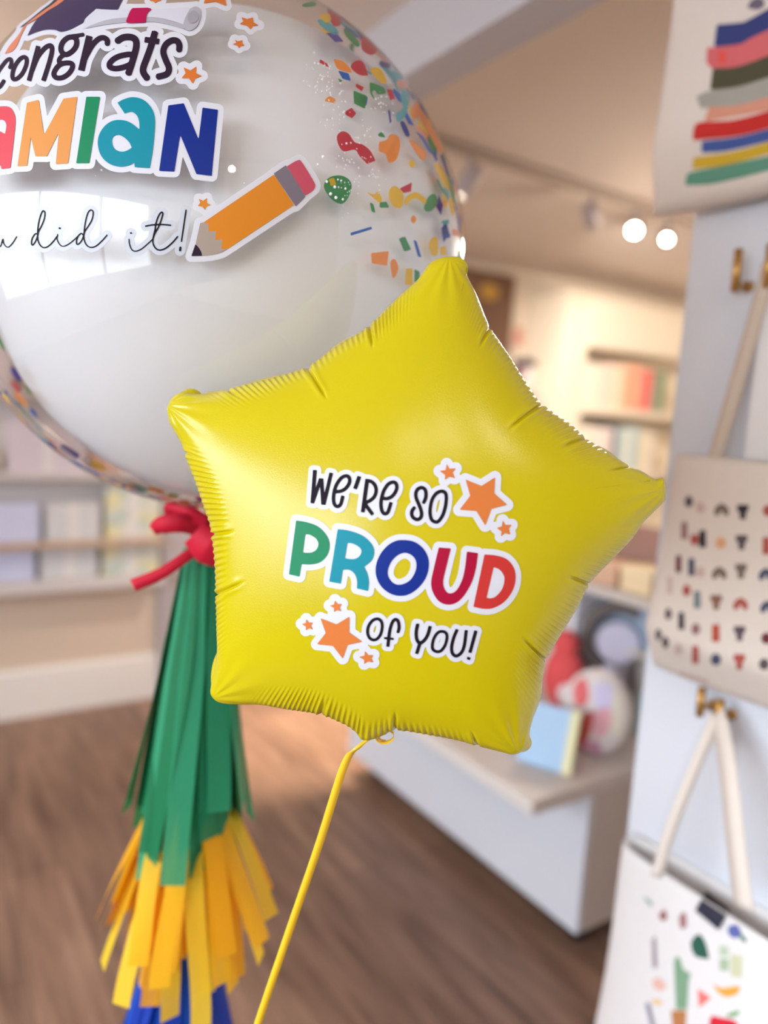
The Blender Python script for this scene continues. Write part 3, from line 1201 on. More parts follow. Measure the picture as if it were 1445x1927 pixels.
# first word
rG = dict(dil=10.0)
sticker(bub, bp, [
    ('letter', V_night, [ST([(105, 740), (122, 690), (116, 646), (80, 650), (30, 705), (-30, 800), (-60, 900), (-40, 955), (0, 940), (45, 872)], Gt, 42, **rG)]),
    ('letter', V_night, [ST([(272, 622), (290, 655), (278, 722), (240, 800), (188, 852), (148, 862), (133, 828), (143, 762), (180, 685), (230, 630)], Gt, 45, closed=True, **rG)]),
    ('letter', V_night, [ST([(416, 500), (313, 880)], Gt, 50, smooth=False, **rG), ST([(345, 770), (405, 625), (478, 530), (535, 494), (562, 512), (560, 580), (522, 720), (470, 880)], Gt, 50, **rG)]),
    ('letter', V_night, [ST([(788, 402), (830, 432), (826, 500), (782, 558), (722, 592), (676, 572), (660, 525), (680, 460), (732, 412)], Gt, 56, closed=True, **rG),
                         ST([(790, 390), (850, 384), (908, 374)], Gt, 40, **rG), ST([(690, 595), (648, 635), (645, 675), (700, 690)], Gt, 48, **rG),
                         ST([(720, 683), (778, 692), (786, 735), (748, 797), (680, 842), (614, 845), (584, 808), (604, 752), (652, 702)], Gt, 54, closed=True, **rG)]),
    ('letter', V_night, [ST([(972, 390), (882, 768)], Gt, 72, smooth=False, **rG), ST([(920, 640), (945, 590), (1005, 487), (1072, 422), (1128, 410), (1165, 437), (1166, 478)], Gt, 58, **rG)]),
    ('letter', V_night, [ST([(405, 447), (470, 408), (545, 402), (600, 425), (616, 480), (603, 560), (565, 690), (526, 808)], Ht, 72, **rG),
                         ST([(565, 596), (460, 602), (375, 637), (325, 688), (330, 730), (392, 745), (480, 728), (560, 685)], Ht, 60, closed=True, **rG)]),
    ('letter', V_night, [ST([(820, 342), (775, 500), (725, 640), (692, 730), (692, 788), (735, 855)], Ht, 72, **rG), ST([(705, 430), (865, 452)], Ht, 62, smooth=False, **rG)]),
    ('letter', V_night, [ST([(1080, 545), (1083, 490), (1058, 446), (1002, 440), (938, 482), (908, 560), (934, 650), (970, 740), (945, 805), (842, 836)], Ht, 68, **rG)]),
    ('printed_star', V_bstar, [PO([st_a], Ht, 11)])], 'white edged black lettering of the first word with an orange star')

# name
aRed = [(-200, 420, 0), (-150, 340), (-60, 300), (60, 288), (120, 310), (155, 370), (168, 450), (150, 650), (112, 960, 0), (15, 972, 0), (8, 930, 0), (-80, 985), (-200, 1000), (-300, 930), (-330, 800), (-290, 660), (-180, 560), (-60, 540), (55, 588, 0), (68, 500), (50, 450), (0, 435), (-100, 470, 0)]
Mm = corners([(293, 250), (420, 218), (478, 600), (690, 205), (840, 185), (740, 910), (605, 918), (640, 570), (510, 832), (385, 832), (335, 625), (295, 935), (188, 940)])
Im = corners([(938, 185), (1088, 185), (970, 908), (828, 908)])
a2 = [(272, 230, 0), (340, 195), (430, 175), (530, 200), (605, 270), (645, 360), (650, 480), (630, 700), (598, 890, 0), (445, 880, 0), (443, 835, 0), (380, 865), (290, 875), (190, 845), (110, 770), (75, 660), (85, 560), (140, 470), (220, 415), (310, 405), (400, 430), (495, 500, 0), (490, 420), (465, 355), (410, 322), (345, 340, 0)]
a2h = [(418, 685, 0), (390, 630), (340, 580), (280, 555), (230, 575), (218, 630), (240, 690), (290, 720), (350, 720)]
Nm = corners([(785, 258), (940, 237), (1090, 602), (1130, 280), (1285, 302), (1222, 968), (1068, 950), (905, 555), (845, 925), (692, 918)])
sticker(bub, bp, [('letter', V_coral, [PO([aRed], Jt)]), ('letter', V_lor, [PO([Mm], Jt)]), ('letter', V_green, [PO([Im], Jt)]),
                  ('letter', V_teal, [PO([a2, a2h], Kt)]), ('letter', V_blue, [PO([Nm], Kt)])], 'large rainbow coloured lettering of a name', fill=[PO([a2h], Kt, 2)])

# thin script on clear film
M_clearv = mat('frosted_vinyl', (198, 203, 214), 0.4, noise=0.01)
TH = dict(dil=8.0)
sticker(bub, bp, [
    ('letter', V_black, [ST([(-40, 600), (-22, 668), (5, 678), (34, 590), (42, 640), (70, 680), (105, 688), (150, 645), (205, 560)], Lt, 13, rnd_cap=True, **TH)]),
    ('letter', V_black, [ST([(470, 530), (435, 525), (397, 580), (387, 640), (402, 665), (440, 612), (462, 545), (465, 470), (480, 370), (505, 282), (530, 240), (553, 262), (545, 340), (510, 430), (470, 510), (465, 590), (490, 660), (540, 697), (600, 675), (660, 615), (700, 560)], Lt, 15, rnd_cap=True, **TH)]),
    ('letter', V_black, [ST([(712, 530), (703, 590), (735, 655), (780, 680), (850, 650), (930, 585), (960, 555)], Lt, 13, rnd_cap=True, **TH), ST([(733, 455), (740, 456)], Lt, 22, rnd_cap=True, smooth=False, **TH)]),
    ('letter', V_black, [ST([(1030, 540), (1000, 520), (960, 560), (943, 620), (955, 658), (1000, 620), (1032, 545), (1042, 460), (1060, 350), (1090, 258), (1125, 230), (1150, 260), (1135, 350), (1090, 430), (1045, 500), (1035, 580), (1065, 660), (1120, 693), (1190, 673), (1270, 600), (1322, 540)], Lt, 15, rnd_cap=True, **TH)])],
    'thin black script lettering with a white halo', edge=M_clearv)
sticker(bub, bp, [
    ('letter', V_black, [ST([(280, 590), (285, 650), (312, 718), (355, 740), (430, 715), (520, 640), (572, 592)], Mt_, 14, rnd_cap=True, **TH), ST([(302, 515), (307, 516)], Mt_, 22, rnd_cap=True, smooth=False, **TH)]),
    ('letter', V_black, [ST([(575, 590), (600, 520), (650, 430), (688, 320), (698, 272), (680, 258), (647, 300), (615, 390), (600, 480), (576, 590), (582, 660), (620, 713), (670, 726), (740, 698), (820, 630), (880, 560)], Mt_, 18, rnd_cap=True, **TH),
                         ST([(478, 432), (560, 416), (680, 410), (803, 420)], Mt_, 18, **TH)]),
    ('exclamation_mark', V_black, [ST([(986, 225), (927, 625)], Mt_, 17, smooth=False, **TH), ST([(915, 695), (911, 730)], Mt_, 26, smooth=False, rnd_cap=True, **TH)])],
    'thin black script lettering with an exclamation mark', edge=M_clearv)

# pencil
body = corners([(905, 250), (1100, 545), (450, 975), (395, 970), (405, 880), (335, 885), (345, 800), (270, 800), (270, 725), (220, 715)])
band = corners([(955, 328), (1012, 413), (352, 820), (345, 800), (272, 798), (274, 745)])
wood = [(188, 722, 0), (220, 714, 0), (271, 725, 0), (270, 800, 0), (345, 800, 0), (335, 885, 0), (405, 880, 0), (395, 970, 0), (450, 975, 0), (395, 1007), (300, 1030), (206, 1040, 0), (195, 990), (145, 925, 0)]
lead = [(143, 925, 0), (175, 960), (200, 1005), (212, 1040, 0), (103, 1042, 0)]
ferr = corners([(903, 240), (1020, 160), (1212, 465), (1118, 560)])
eras = [(1030, 170, 0), (1135, 112), (1178, 132), (1295, 322), (1305, 370), (1278, 410), (1210, 455, 0)]
pst = corners([(175, 485), (220, 505), (255, 475), (252, 525), (290, 545), (245, 560), (237, 595), (212, 562), (165, 555), (190, 525)])
sticker(bub, bp, [('pencil_body', V_amber, [PO([body], Nt, 11)]), ('pencil_wood', V_wood, [PO([wood], Nt, 11)]), ('pencil_tip', V_night, [PO([lead], Nt, 11)]),
                  ('pencil_band', V_ferr, [PO([ferr], Nt, 10)]), ('pencil_eraser', V_pink, [PO([eras], Nt, 10)]), ('printed_star', V_amber, [PO([pst], Nt, 10)])],
        'printed orange pencil with a pink eraser and a small star')

# loose orange stars
s_b = corners([(895, 230), (975, 258), (1055, 235), (1062, 305), (1140, 345), (1055, 350), (1022, 400), (975, 345), (870, 325), (925, 290)])
s_c = corners([(805, 535), (850, 560), (915, 545), (910, 590), (950, 620), (895, 620), (868, 655), (845, 620), (780, 600), (830, 580)])
s_d = corners([(385, 45), (430, -85), (330, -190), (470, -195), (560, -330), (620, -190), (760, -160), (670, -60), (695, 80), (545, 20)])
s_e = corners([(822, 36), (800, 12), (755, 6), (785, -30), (775, -80), (822, -60), (870, -80), (862, -30), (890, 6), (845, 12)])
sticker(bub, bp, [('printed_star', V_bstar, [PO([s_b], It, 9.5)])], 'small orange star')
sticker(bub, bp, [('printed_star', V_bstar, [PO([s_c], It, 9.5)])], 'smallest orange star')
sticker(bub, bp, [('printed_star', V_bstar, [PO([s_d], It, 9.5)])], 'orange star at the top')
sticker(bub, bp, [('printed_star', V_bstar, [PO([s_e], Ht, 9)])], None)

# --- confetti clinging to the inside of the film
CF = {'r': (206, 44, 62), 'o': (250, 152, 62), 'y': (244, 196, 40), 'g': (62, 148, 86), 'b': (24, 98, 190), 'n': (16, 44, 140), 't': (96, 178, 184), 'p': (240, 160, 130), 'v': (92, 78, 160)}
CM = {k: mat('confetti_' + nm, CF[k], 0.6, noise=0.03, trans=0.3) for k, nm in zip('roygbntpv', ('red', 'orange', 'yellow', 'green', 'blue', 'navy', 'teal', 'peach', 'violet'))}
Q_ = (400 / 1376, 560, 0)
CONF = [
    ('r', corners([(145, 382), (190, 410), (205, 440), (140, 405)])), ('o', [(230, 380, 0), (290, 395), (335, 435), (355, 472, 0), (300, 462), (255, 440)]),
    ('r', [(345, 440), (360, 402), (400, 390), (430, 412), (460, 490, 0), (400, 485)]), ('b', corners([(260, 455), (330, 475), (345, 525), (290, 510)])),
    ('g', corners([(260, 505), (290, 520), (275, 540)])), ('r', corners([(380, 540), (430, 565), (415, 592), (374, 560)])),
    ('g', corners([(360, 585), (450, 620), (435, 705), (365, 670)])), ('b', corners([(390, 615), (455, 625), (445, 685), (390, 670)])),
    ('o', corners([(180, 640), (205, 622), (245, 640), (245, 668), (175, 655)])), ('r', corners([(310, 720), (350, 697), (380, 735), (352, 766), (308, 742)])),
    ('g', [(465, 530, 0), (515, 548), (560, 570), (572, 605, 0), (520, 610), (500, 585), (482, 600), (512, 660, 0), (472, 610)]),
    ('r', [(255, 880), (290, 850), (332, 867), (370, 920), (420, 935), (470, 975), (505, 1040, 0), (450, 1062, 0), (400, 1010), (370, 970), (300, 980), (265, 940)]),
    ('o', [(525, 920, 0), (575, 905), (600, 870), (650, 880), (665, 940), (640, 1030), (590, 1052), (570, 1000), (525, 980, 0)]),
    ('g', [(520, 870), (545, 855), (570, 890, 0), (530, 885)]), ('g', [(170, 1210), (200, 1152), (270, 1135), (330, 1160), (350, 1210), (322, 1290), (280, 1320), (218, 1288)]),
    ('y', corners([(200, 1160), (235, 1150), (250, 1195), (215, 1205)])), ('y', [(428, 1228, 0), (490, 1260), (520, 1240), (545, 1290), (530, 1312), (480, 1272)]),
    ('y', [(635, 1205), (680, 1250), (685, 1310), (660, 1348), (615, 1330), (590, 1270), (600, 1220)]), ('r', corners([(660, 1220), (740, 1180), (735, 1240), (685, 1250)])),
    ('g', corners([(465, 1308), (490, 1320), (505, 1378), (480, 1372)])), ('g', corners([(530, 1310), (575, 1305), (595, 1345), (530, 1345)])),
    ('y', [(690, 1300), (720, 1260), (770, 1245), (832, 1290), (820, 1322), (780, 1290), (740, 1290), (702, 1330)]),
    ('g', [(818, 1335), (850, 1270), (890, 1258), (907, 1310), (870, 1362), (830, 1368)]), ('o', [(750, 1392), (768, 1420), (750, 1448), (732, 1420)]),
    ('b', corners([(340, 1508), (478, 1466), (482, 1484), (344, 1526)])), ('g', corners([(655, 1545), (695, 1530), (735, 1615), (690, 1630)])),
    ('b', corners([(748, 1552), (770, 1560), (802, 1668), (778, 1660)])), ('y', [(870, 1540), (905, 1540), (908, 1640), (872, 1652), (848, 1590)]),
    ('o', corners([(475, 1638), (590, 1625), (580, 1720), (480, 1705)])), ('o', [(600, 1700), (630, 1678), (652, 1740), (618, 1802)]),
    ('y', corners([(700, 1740), (745, 1735), (745, 1850), (695, 1845)])), ('g', corners([(755, 1740), (790, 1760), (790, 1820), (755, 1830)])),
    ('n', [(664, 795), (690, 790), (726, 872), (700, 880)]), ('t', [(680, 580), (722, 620), (702, 740), (650, 790), (638, 740), (680, 700), (668, 640)]),
    ('o', [(740, 690), (780, 660), (790, 720), (760, 770), (735, 740)]), ('o', [(720, 905), (780, 940), (830, 990), (820, 1040), (780, 1010)]),
    ('y', [(885, 1060), (930, 1080), (980, 1190), (970, 1232), (920, 1160)]), ('o', [(786, 690), (850, 780), (920, 900), (942, 990), (900, 960), (840, 850), (780, 730)]),
    ('g', [(840, 880), (890, 920), (902, 982), (860, 970)]), ('b', [(628, 575), (682, 640), (662, 662), (618, 600)]),
    ('r', corners([(575, 575), (610, 580), (632, 640), (600, 652)])), ('y', [(468, 455), (530, 440), (577, 520), (550, 542)]),
    ('r', [(415, 260), (460, 225), (520, 260), (526, 312), (480, 356), (420, 325)]), ('g', [(300, 185), (340, 200), (402, 282), (380, 302), (310, 230)]),
    ('r', [(192, 60), (230, 40), (260, 90), (287, 150), (230, 166)]), ('y', [(140, 100), (200, 85), (216, 130), (180, 146)]), ('g', [(28, 30), (100, 8), (122, 35), (50, 46)]),
    ('v', corners([(530, 390), (600, 410), (602, 442), (540, 430)])), ('n', corners([(722, 580), (772, 630), (750, 652)])),
    ('g', [(968, 1120), (1010, 1220), (1022, 1332), (990, 1260)]), ('b', corners([(940, 1520), (990, 1510), (985, 1542), (940, 1542)])),
    ('p', corners([(1000, 1480), (1050, 1490), (1045, 1532), (1000, 1522)])), ('t', corners([(930, 1430), (980, 1420), (980, 1452), (930, 1450)])),
    ('y', [(740, 1032), (762, 1060), (740, 1088), (720, 1060)]), ('o', corners([(945, 1290), (980, 1300), (960, 1332)])), ('y', corners([(920, 1600), (960, 1590), (965, 1650), (925, 1655)])),
    ('v', corners([(582, 702), (600, 720), (608, 790), (596, 800)])), ('b', [(760, 850), (820, 890), (870, 1000), (840, 970), (800, 900)]),
    ('t', [(610, 455), (670, 480), (680, 510), (620, 500)]), ('p', [(640, 520), (710, 530), (700, 570), (650, 550)])]
n_par = 0
for c_, pts in CONF:
    decal('confetti_piece', bub, CM[c_], [Sh('p', [pts], Q_)], sph_project, -0.0006 - 0.00004 * (n_par % 5), 2.5)
    n_par += 1


def conf_quad(n_dir, sz, rot, kind):
    n_dir = n_dir / np.linalg.norm(n_dir)
    a = np.cross(n_dir, (0.3, 0.2, 0.93))
    a /= np.linalg.norm(a)
    b = np.cross(n_dir, a)
    c_, s_ = math.cos(rot), math.sin(rot)
    a, b = a * c_ + b * s_, b * c_ - a * s_
    if kind == 0:
        o2 = [(-1, -0.7), (1, -0.6), (0.9, 0.8), (-0.8, 0.7)]
    elif kind == 1:
        o2 = [(math.cos(t) * 0.9, math.sin(t) * 0.9) for t in np.linspace(0, 2 * math.pi, 11)[:-1]]
    else:
        o2 = [(-1.3, -0.25), (0, -0.4), (1.3, 0.1), (1.2, 0.4), (0, 0.0), (-1.2, 0.2)]
    v = []
    for x, y in o2:
        p = n_dir * BR + (a * x + b * y) * sz
        v.append(BCN + p / np.linalg.norm(p) * (BR - 0.0007))
    return v


vd = (CAM - BCN) / np.linalg.norm(CAM - BCN)
ring_r = RGT - vd * (RGT @ vd)
ring_r /= np.linalg.norm(ring_r)
ring_u = np.cross(vd, ring_r)
ring_u *= np.sign(ring_u @ UPV)
rest = MB()
rest_m, rest_list = [], list(CM.values())
keys = 'roygbntpv'
for k in range(460):
    # around the outline, denser on the lower left and the right
    if k % 2:
        ph = math.radians(rnd.uniform(185, 268))
        el = rnd.gauss(0.0, 0.12)
        if k % 6 == 1:
            el = -abs(rnd.gauss(0.0, 0.5))
    else:
        ph = math.radians(rnd.uniform(-42, 62))
        el = rnd.gauss(0.05, 0.22)
        if k % 6 == 0:
            el = -abs(rnd.gauss(0.0, 0.5))
    nd = (ring_r * math.cos(ph) + ring_u * math.sin(ph)) * math.cos(el) + vd * math.sin(el + 0.30)
    big = n_par < 98
    v = conf_quad(nd, rnd.uniform(0.010, 0.018) if big else rnd.uniform(0.006, 0.013), rnd.uniform(0, 6.28), rnd.choice((0, 0, 1, 1, 2)))
    if big:
        mk('confetti_piece', v, [list(range(len(v)))], CM[rnd.choice(keys)], bub)
        n_par += 1
    else:
        k0 = len(rest.v)
        rest.v += [tuple(p) for p in v]
        rest.f.append(tuple(range(k0, k0 + len(v))))
        rest_m.append(rnd.randrange(len(rest_list)))
o = mk('confetti_scraps', rest.v, rest.f, rest_list, bub, fmat=rest_m)
o['kind'] = 'stuff'
# white specks
sp = MB()
cl = [(600, 150), (625, 180), (640, 225), (650, 300), (660, 360), (700, 330), (690, 250), (720, 190), (610, 130)]
for k in range(170):
    cx_, cy_ = rnd.choice(cl)
    w, ok = sph_project([(cx_ + rnd.gauss(0, 16), cy_ + rnd.gauss(0, 16))], -0.0010)
    if ok[0]:
        r_ = rnd.uniform(0.0004, 0.0010)
        sp.ellipsoid(w[0], r_, r_, r_, 6, 4)
for x, y, r_ in [(608, 295, .0022), (598, 310, .0022), (652, 270, .0016), (400 + 60, 345, .0014), (615, 342, .002), (630, 352, .0022), (642, 340, .0016), (650, 355, .0018), (622, 365, .0024), (632, 372, .0024), (645, 375, .0018), (636, 338, .0014), (660, 60 + 298, .0012), (191, 320, .0014), (180, 331, .001)]:
    w, ok = sph_project([(x, y)], 0.0004 if 600 < x < 655 else -0.001)
    sp.ellipsoid(w[0], r_ * 0.6, r_ * 0.6, r_ * 0.6, 8, 5)
o = sp.build('foam_specks', mat('white_foam', (250, 250, 252), 0.6), bub)
o['kind'] = 'stuff'

# ------------------------------------------------------------------ red bow and the hanging tissue tassels
AX = np.array((BCN[0], BCN[1]))
NECK = BCN[2] - BR
M_red = mat('red_tissue', (214, 14, 52), 0.7, noise=0.06, nscale=30, trans=0.2)
bow = empty('ribbon_bow', (AX[0], AX[1], NECK - 0.05), 'bright red tissue bow tied round the neck of the clear balloon', 'bow')


def ribbon_path(px, width, m, name, parent, wd=None, n=8):
    pts = [P3(*p) for p in px]
    pts = cr_open(pts, n)
    t = np.gradient(pts, axis=0)
    t /= np.linalg.norm(t, axis=1, keepdims=True)
    if wd is None:
        wd = np.cross(t, FWD + 0.25 * UPV)
        wd /= np.linalg.norm(wd, axis=1, keepdims=True)
    wid = np.interp(np.linspace(0, 1, len(pts)), np.linspace(0, 1, len(width)), width)
    o = strip(pts, wid, wd).build(name, m, parent, True)
    return solid(o, 0.0008)


DB = 0.905
kc = np.array((AX[0], AX[1], NECK - 0.028))
MB().ellipsoid(kc, 0.017, 0.017, 0.021, 20, 12).build('knot', M_red, bow, True)
ribbon_path([(385, 1000, DB), (340, 985, DB - 0.02), (305, 988, DB - 0.022), (287, 998, DB - 0.012)], [0.018, 0.024, 0.022, 0.013], M_red, 'tail', bow)
ribbon_path([(400, 1012, DB), (352, 1046, DB - 0.022), (305, 1078, DB - 0.03), (250, 1102, DB - 0.03)], [0.014, 0.013, 0.014, 0.0155], M_red, 'tail', bow)
ribbon_path([(390, 985, DB - 0.01), (350, 962, DB - 0.02), (318, 957, DB - 0.01), (340, 985, DB + 0.01), (395, 1000, DB)], [0.016, 0.02, 0.012, 0.016, 0.02], M_red, 'loop', bow)
ribbon_path([(395, 995, DB), (450, 985, DB + 0.01), (480, 1000, DB + 0.03), (450, 1015, DB + 0.02), (400, 1010, DB)], [0.016, 0.026, 0.03, 0.026, 0.016], M_red, 'loop', bow)
ribbon_path([(400, 1010, DB), (430, 1050, DB + 0.01), (470, 1090, DB + 0.02)], [0.016, 0.018, 0.018], M_red, 'tail', bow)
ribbon_path([(365, 1003, DB - 0.028), (392, 1028, DB - 0.026), (420, 1040, DB - 0.02)], [0.034, 0.046, 0.04], M_red, 'wrap', bow)

# garland cord that carries the tassels
o = MB().tube([(AX[0], AX[1], NECK - 0.03), (AX[0] - _r0[0] * 0.036, AX[1] - _r0[1] * 0.036, NECK - 0.85)], 0.0022, 8).build('garland_cord', mat('white_cord', (236, 232, 224), 0.8), None)
tag(o, 'thin white cord hanging down inside the coloured tissue tassels', 'cord')


def tissue(name, rgb, al=0.86):
    m = mat(name, rgb, 0.65, noise=0.05, nscale=25, trans=0.35)
    n, l = m.node_tree.nodes, m.node_tree.links
    out = n['Material Output']
    src = out.inputs['Surface'].links[0].from_socket
    tr = n.new('ShaderNodeBsdfTransparent')
    ms = n.new('ShaderNodeMixShader')
    ms.inputs['Fac'].default_value = al
    l.new(tr.outputs[0], ms.inputs[1])
    l.new(src, ms.inputs[2])
    l.new(ms.outputs[0], out.inputs['Surface'])
    return m


def tassel(name, label, mats, ztop, length, n, r_top, r_mid, r_bot, width, seed, flare=1.0, vary=0.16, lean=None):
    r = random.Random(seed)
    t = empty(name, (AX[0], AX[1], ztop), label, 'tassel', 'tissue tassels under the balloon')
    wx, wy = AX - _r0[:2] * (0.008 + 0.032 * (NECK - ztop))
    MB().tube([(wx, wy, ztop + 0.012), (wx, wy, ztop), (wx, wy, ztop - 0.03), (wx, wy, ztop - 0.05)], [r_top * 0.5, r_top, r_top * 1.02, r_top * 0.8], 18).build('wrap', mats[0], t, True)
    for k in range(n):
        q = 2 * math.pi * k / n + r.uniform(-0.12, 0.12)
        lay = r.choice((0.55, 0.8, 1.0))
        ln = length * r.uniform(1 - vary, 1.0)
        curl_ = r.uniform(-0.35, 0.35)
        pts, wds = [], []
        m = 16
        rb = r_bot * lay * r.uniform(0.85, 1.12)
        bend = r.uniform(-0.014, 0.014)
        for i in range(m + 1):
            u = i / m
            rad = (r_top * 0.95) * (1 - u) ** 2 + 2 * r_mid * lay * u * (1 - u) + rb * u * u
            qq = q + curl_ * u * 0.4 + bend * math.sin(u * 5) * 4
            z = ztop - ln * u
            sway = 0.008 + 0.032 * (NECK - z)
            x = AX[0] - _r0[0] * sway + rad * math.cos(qq)
            y = AX[1] - _r0[1] * sway + rad * math.sin(qq)
            if lean:
                x += lean[0] * u * u
                y += lean[1] * u * u
            pts.append((x, y, z))
            tw = qq + math.pi / 2 + curl_ * u * 1.6
            wds.append((math.cos(tw), math.sin(tw), 0))
        wid = [width * (0.45 + 0.55 * min(1, u / 0.35)) * (1 + 0.0 * u) for u in np.linspace(0, 1, m + 1)]
        strip(pts, wid, wds).build('strip', mats[k % len(mats)], t, True)
    return t


TG = [tissue('green_tissue', (18, 148, 98)), tissue('deep_green_tissue', (10, 128, 78)), tissue('pale_green_tissue', (50, 166, 118))]
TY = [tissue('yellow_tissue', (255, 196, 10), 0.92), tissue('pale_yellow_tissue', (255, 212, 44), 0.92), tissue('amber_tissue', (246, 178, 4), 0.92)]
TB = [tissue('blue_tissue', (20, 96, 212), 0.94), tissue('deep_blue_tissue', (4, 62, 178), 0.94)]
tassel('tissue_tassel', 'emerald green tissue tassel, topmost, right under the red bow', TG, NECK - 0.055, 0.43, 40, 0.026, 0.046, 0.074, 0.030, 11, vary=0.27)
tassel('tissue_tassel', 'golden yellow tissue tassel hanging out below the green one', TY, NECK - 0.345, 0.272, 60, 0.024, 0.078, 0.116, 0.024, 23, vary=0.34)
tassel('tissue_tassel', 'bright blue tissue tassel, lowest, cut off by the bottom edge', TB, NECK - 0.515, 0.34, 32, 0.020, 0.062, 0.10, 0.024, 37, vary=0.2)

# ------------------------------------------------------------------ totes on the partition
M_cotton = mat('cotton_canvas', (226, 214, 204), 0.9, noise=0.03, nscale=60, bump=0.2, bscale=500)
M_cotton2 = mat('white_canvas', (232, 228, 228), 0.9, noise=0.03, nscale=60, bump=0.2, bscale=500)
M_strap = mat('strap_webbing', (206, 188, 172), 0.9, noise=0.05, nscale=80)
M_inner = mat('bag_lining', (196, 164, 130), 0.9, noise=0.05)


def tote(name, label, yc, hw, xf, hd_top, hd_bot, z0, z1, m, n_exp=3.0, dip=0.0, skew=0.0, nu=72, nv=26):
    """open cloth bag hanging flat against the partition: xf is the x of its back"""
    t = empty(name, (xf, yc, z0), label, 'tote bag', 'tote bags hanging on the white partition')
    rows = []
    for i in range(nv + 1):
        u = i / nv
        hd = hd_bot * (1 - u) + hd_top * u
        hd *= min(1.0, 0.35 + 3.2 * u) if u < 0.2 else 1.0
        row = []
        for j in range(nu):
            q = 2 * math.pi * j / nu
            c_, s_ = math.cos(q), math.sin(q)
            ex = 2.0 / n_exp
            y = yc + hw * math.copysign(abs(c_) ** ex, c_) * (1 + 0.015 * math.sin(6 * u + 2)) + skew * (u - 0.5)
            x = xf - hd + hd * math.copysign(abs(s_) ** ex, s_)
            z = z0 + (z1 - z0) * u
            if u > 0.75:
                z -= dip * ((u - 0.75) / 0.25) * (0.5 - 0.5 * s_) * (1 - 0.5 * abs(c_) ** 3)
            x -= 0.004 * math.sin(9 * y + 7 * z) * (1 if s_ < 0 else 0)
            row.append((x, y, z))
        rows.append(row)
    mb = MB().grid(rows, True)
    mb.f.append(tuple(reversed(range(nu))))
    o = mb.build('bag_body', m, t, True)
    b = o.modifiers.new('cloth', 'SOLIDIFY')
    b.thickness = 0.0015
    b.offset = 0
    return t, bvh_project(mb.v, mb.f)


def hook(y, z, label, x=1.10, lift=0.05):
    mb = MB().tube([(x, y, z), (x - 0.035, y, z)], 0.004, 12)
    mb.tube([(x - 0.035, y, z - 0.012), (x - 0.037, y, z + lift)], 0.0065, 14)
    mb.tube([(x, y, z), (x - 0.003, y, z)], 0.009, 18)
    o = mb.build('wall_hook', M_gold, None, True)
    return tag(o, label, 'hook', 'brass hooks on the partition')


def straps(t, pairs, m, w=0.026):
    for q_ in pairs:
        pts, wd = q_[:2]
        p = cr_open(pts, 8)
        tt_ = np.gradient(p, axis=0)
        tt_ /= np.linalg.norm(tt_, axis=1, keepdims=True)
        wv_ = np.cross(tt_, np.asarray(wd, float))
        wv_ /= np.linalg.norm(wv_, axis=1, keepdims=True)
        o = strip(p, q_[2] if len(q_) > 2 else w, wv_).build('strap', m, t, True)
        solid(o, 0.002)


def ink(name, rgb):
    return mat('ink_' + name, rgb, 0.85, noise=0.05)


# top tote: a printed pile of books
tp, pj = tote('tote_bag', 'white tote printed with a pile of colourful books, highest on the partition', 0.615, 0.225, 1.075, 0.02, 0.035, 1.80, 2.27, M_cotton, 3.6)
T_ = (245 / 1124, 1200, 0)
bands = [((50, 60, 118), [(700, 230, 0), (870, 215), (960, 190), (1300, 0, 0), (1300, 170, 0), (1000, 330), (880, 380), (680, 392, 0)]),
         ((214, 104, 108), [(615, 430, 0), (880, 400), (1000, 340), (1300, 200, 0), (1300, 410, 0), (900, 570), (660, 590, 0), (612, 540, 0)]),
         ((78, 74, 52), [(665, 610, 0), (900, 585), (1300, 430, 0), (1300, 600, 0), (900, 740), (645, 762, 0)]),
         ((164, 160, 150), [(528, 842, 0), (640, 800), (900, 760), (1300, 630, 0), (1300, 760, 0), (900, 890), (558, 922, 0)]),
         ((214, 148, 124), [(630, 940, 0), (900, 920), (1300, 800, 0), (1300, 910, 0), (600, 1032, 0)]),
         ((200, 40, 36), [(495, 1195, 0), (505, 1110), (560, 1070), (850, 1050), (1300, 930, 0), (1300, 1040, 0), (900, 1150)]),
         ((66, 88, 154), [(570, 1232, 0), (900, 1190), (1300, 1080, 0), (1300, 1160, 0), (800, 1280), (570, 1302, 0)]),
         ((208, 172, 44), [(500, 1372, 0), (850, 1320), (1300, 1190, 0), (1300, 1260, 0), (800, 1400), (490, 1442, 0)]),
         ((96, 152, 128), [(440, 1512, 0), (560, 1480), (1300, 1330, 0), (1300, 1410, 0), (700, 1560), (430, 1582, 0)]),
         ((112, 100, 116), [(970, 60, 0), (1000, 15), (1060, 0), (1080, 40), (1040, 70)])]
items = [([Sh('p', [p], T_, 0, 3.5)], ink('pile%d' % k, c_)) for k, (c_, p) in enumerate(bands)]
items.append(([Sh('p', [corners([(700, 445), (765, 440), (765, 552), (700, 560)])], T_)], ink('stripe', (226, 84, 70))))
decal_multi('printed_pattern', tp, items, pj, 0.0012)
straps(tp, [([(1.085, 0.70, 2.25), (1.075, 0.66, 2.34), (1.07, 0.60, 2.385), (1.075, 0.54, 2.34), (1.085, 0.50, 2.25)], (1, 0, 0))], M_strap)

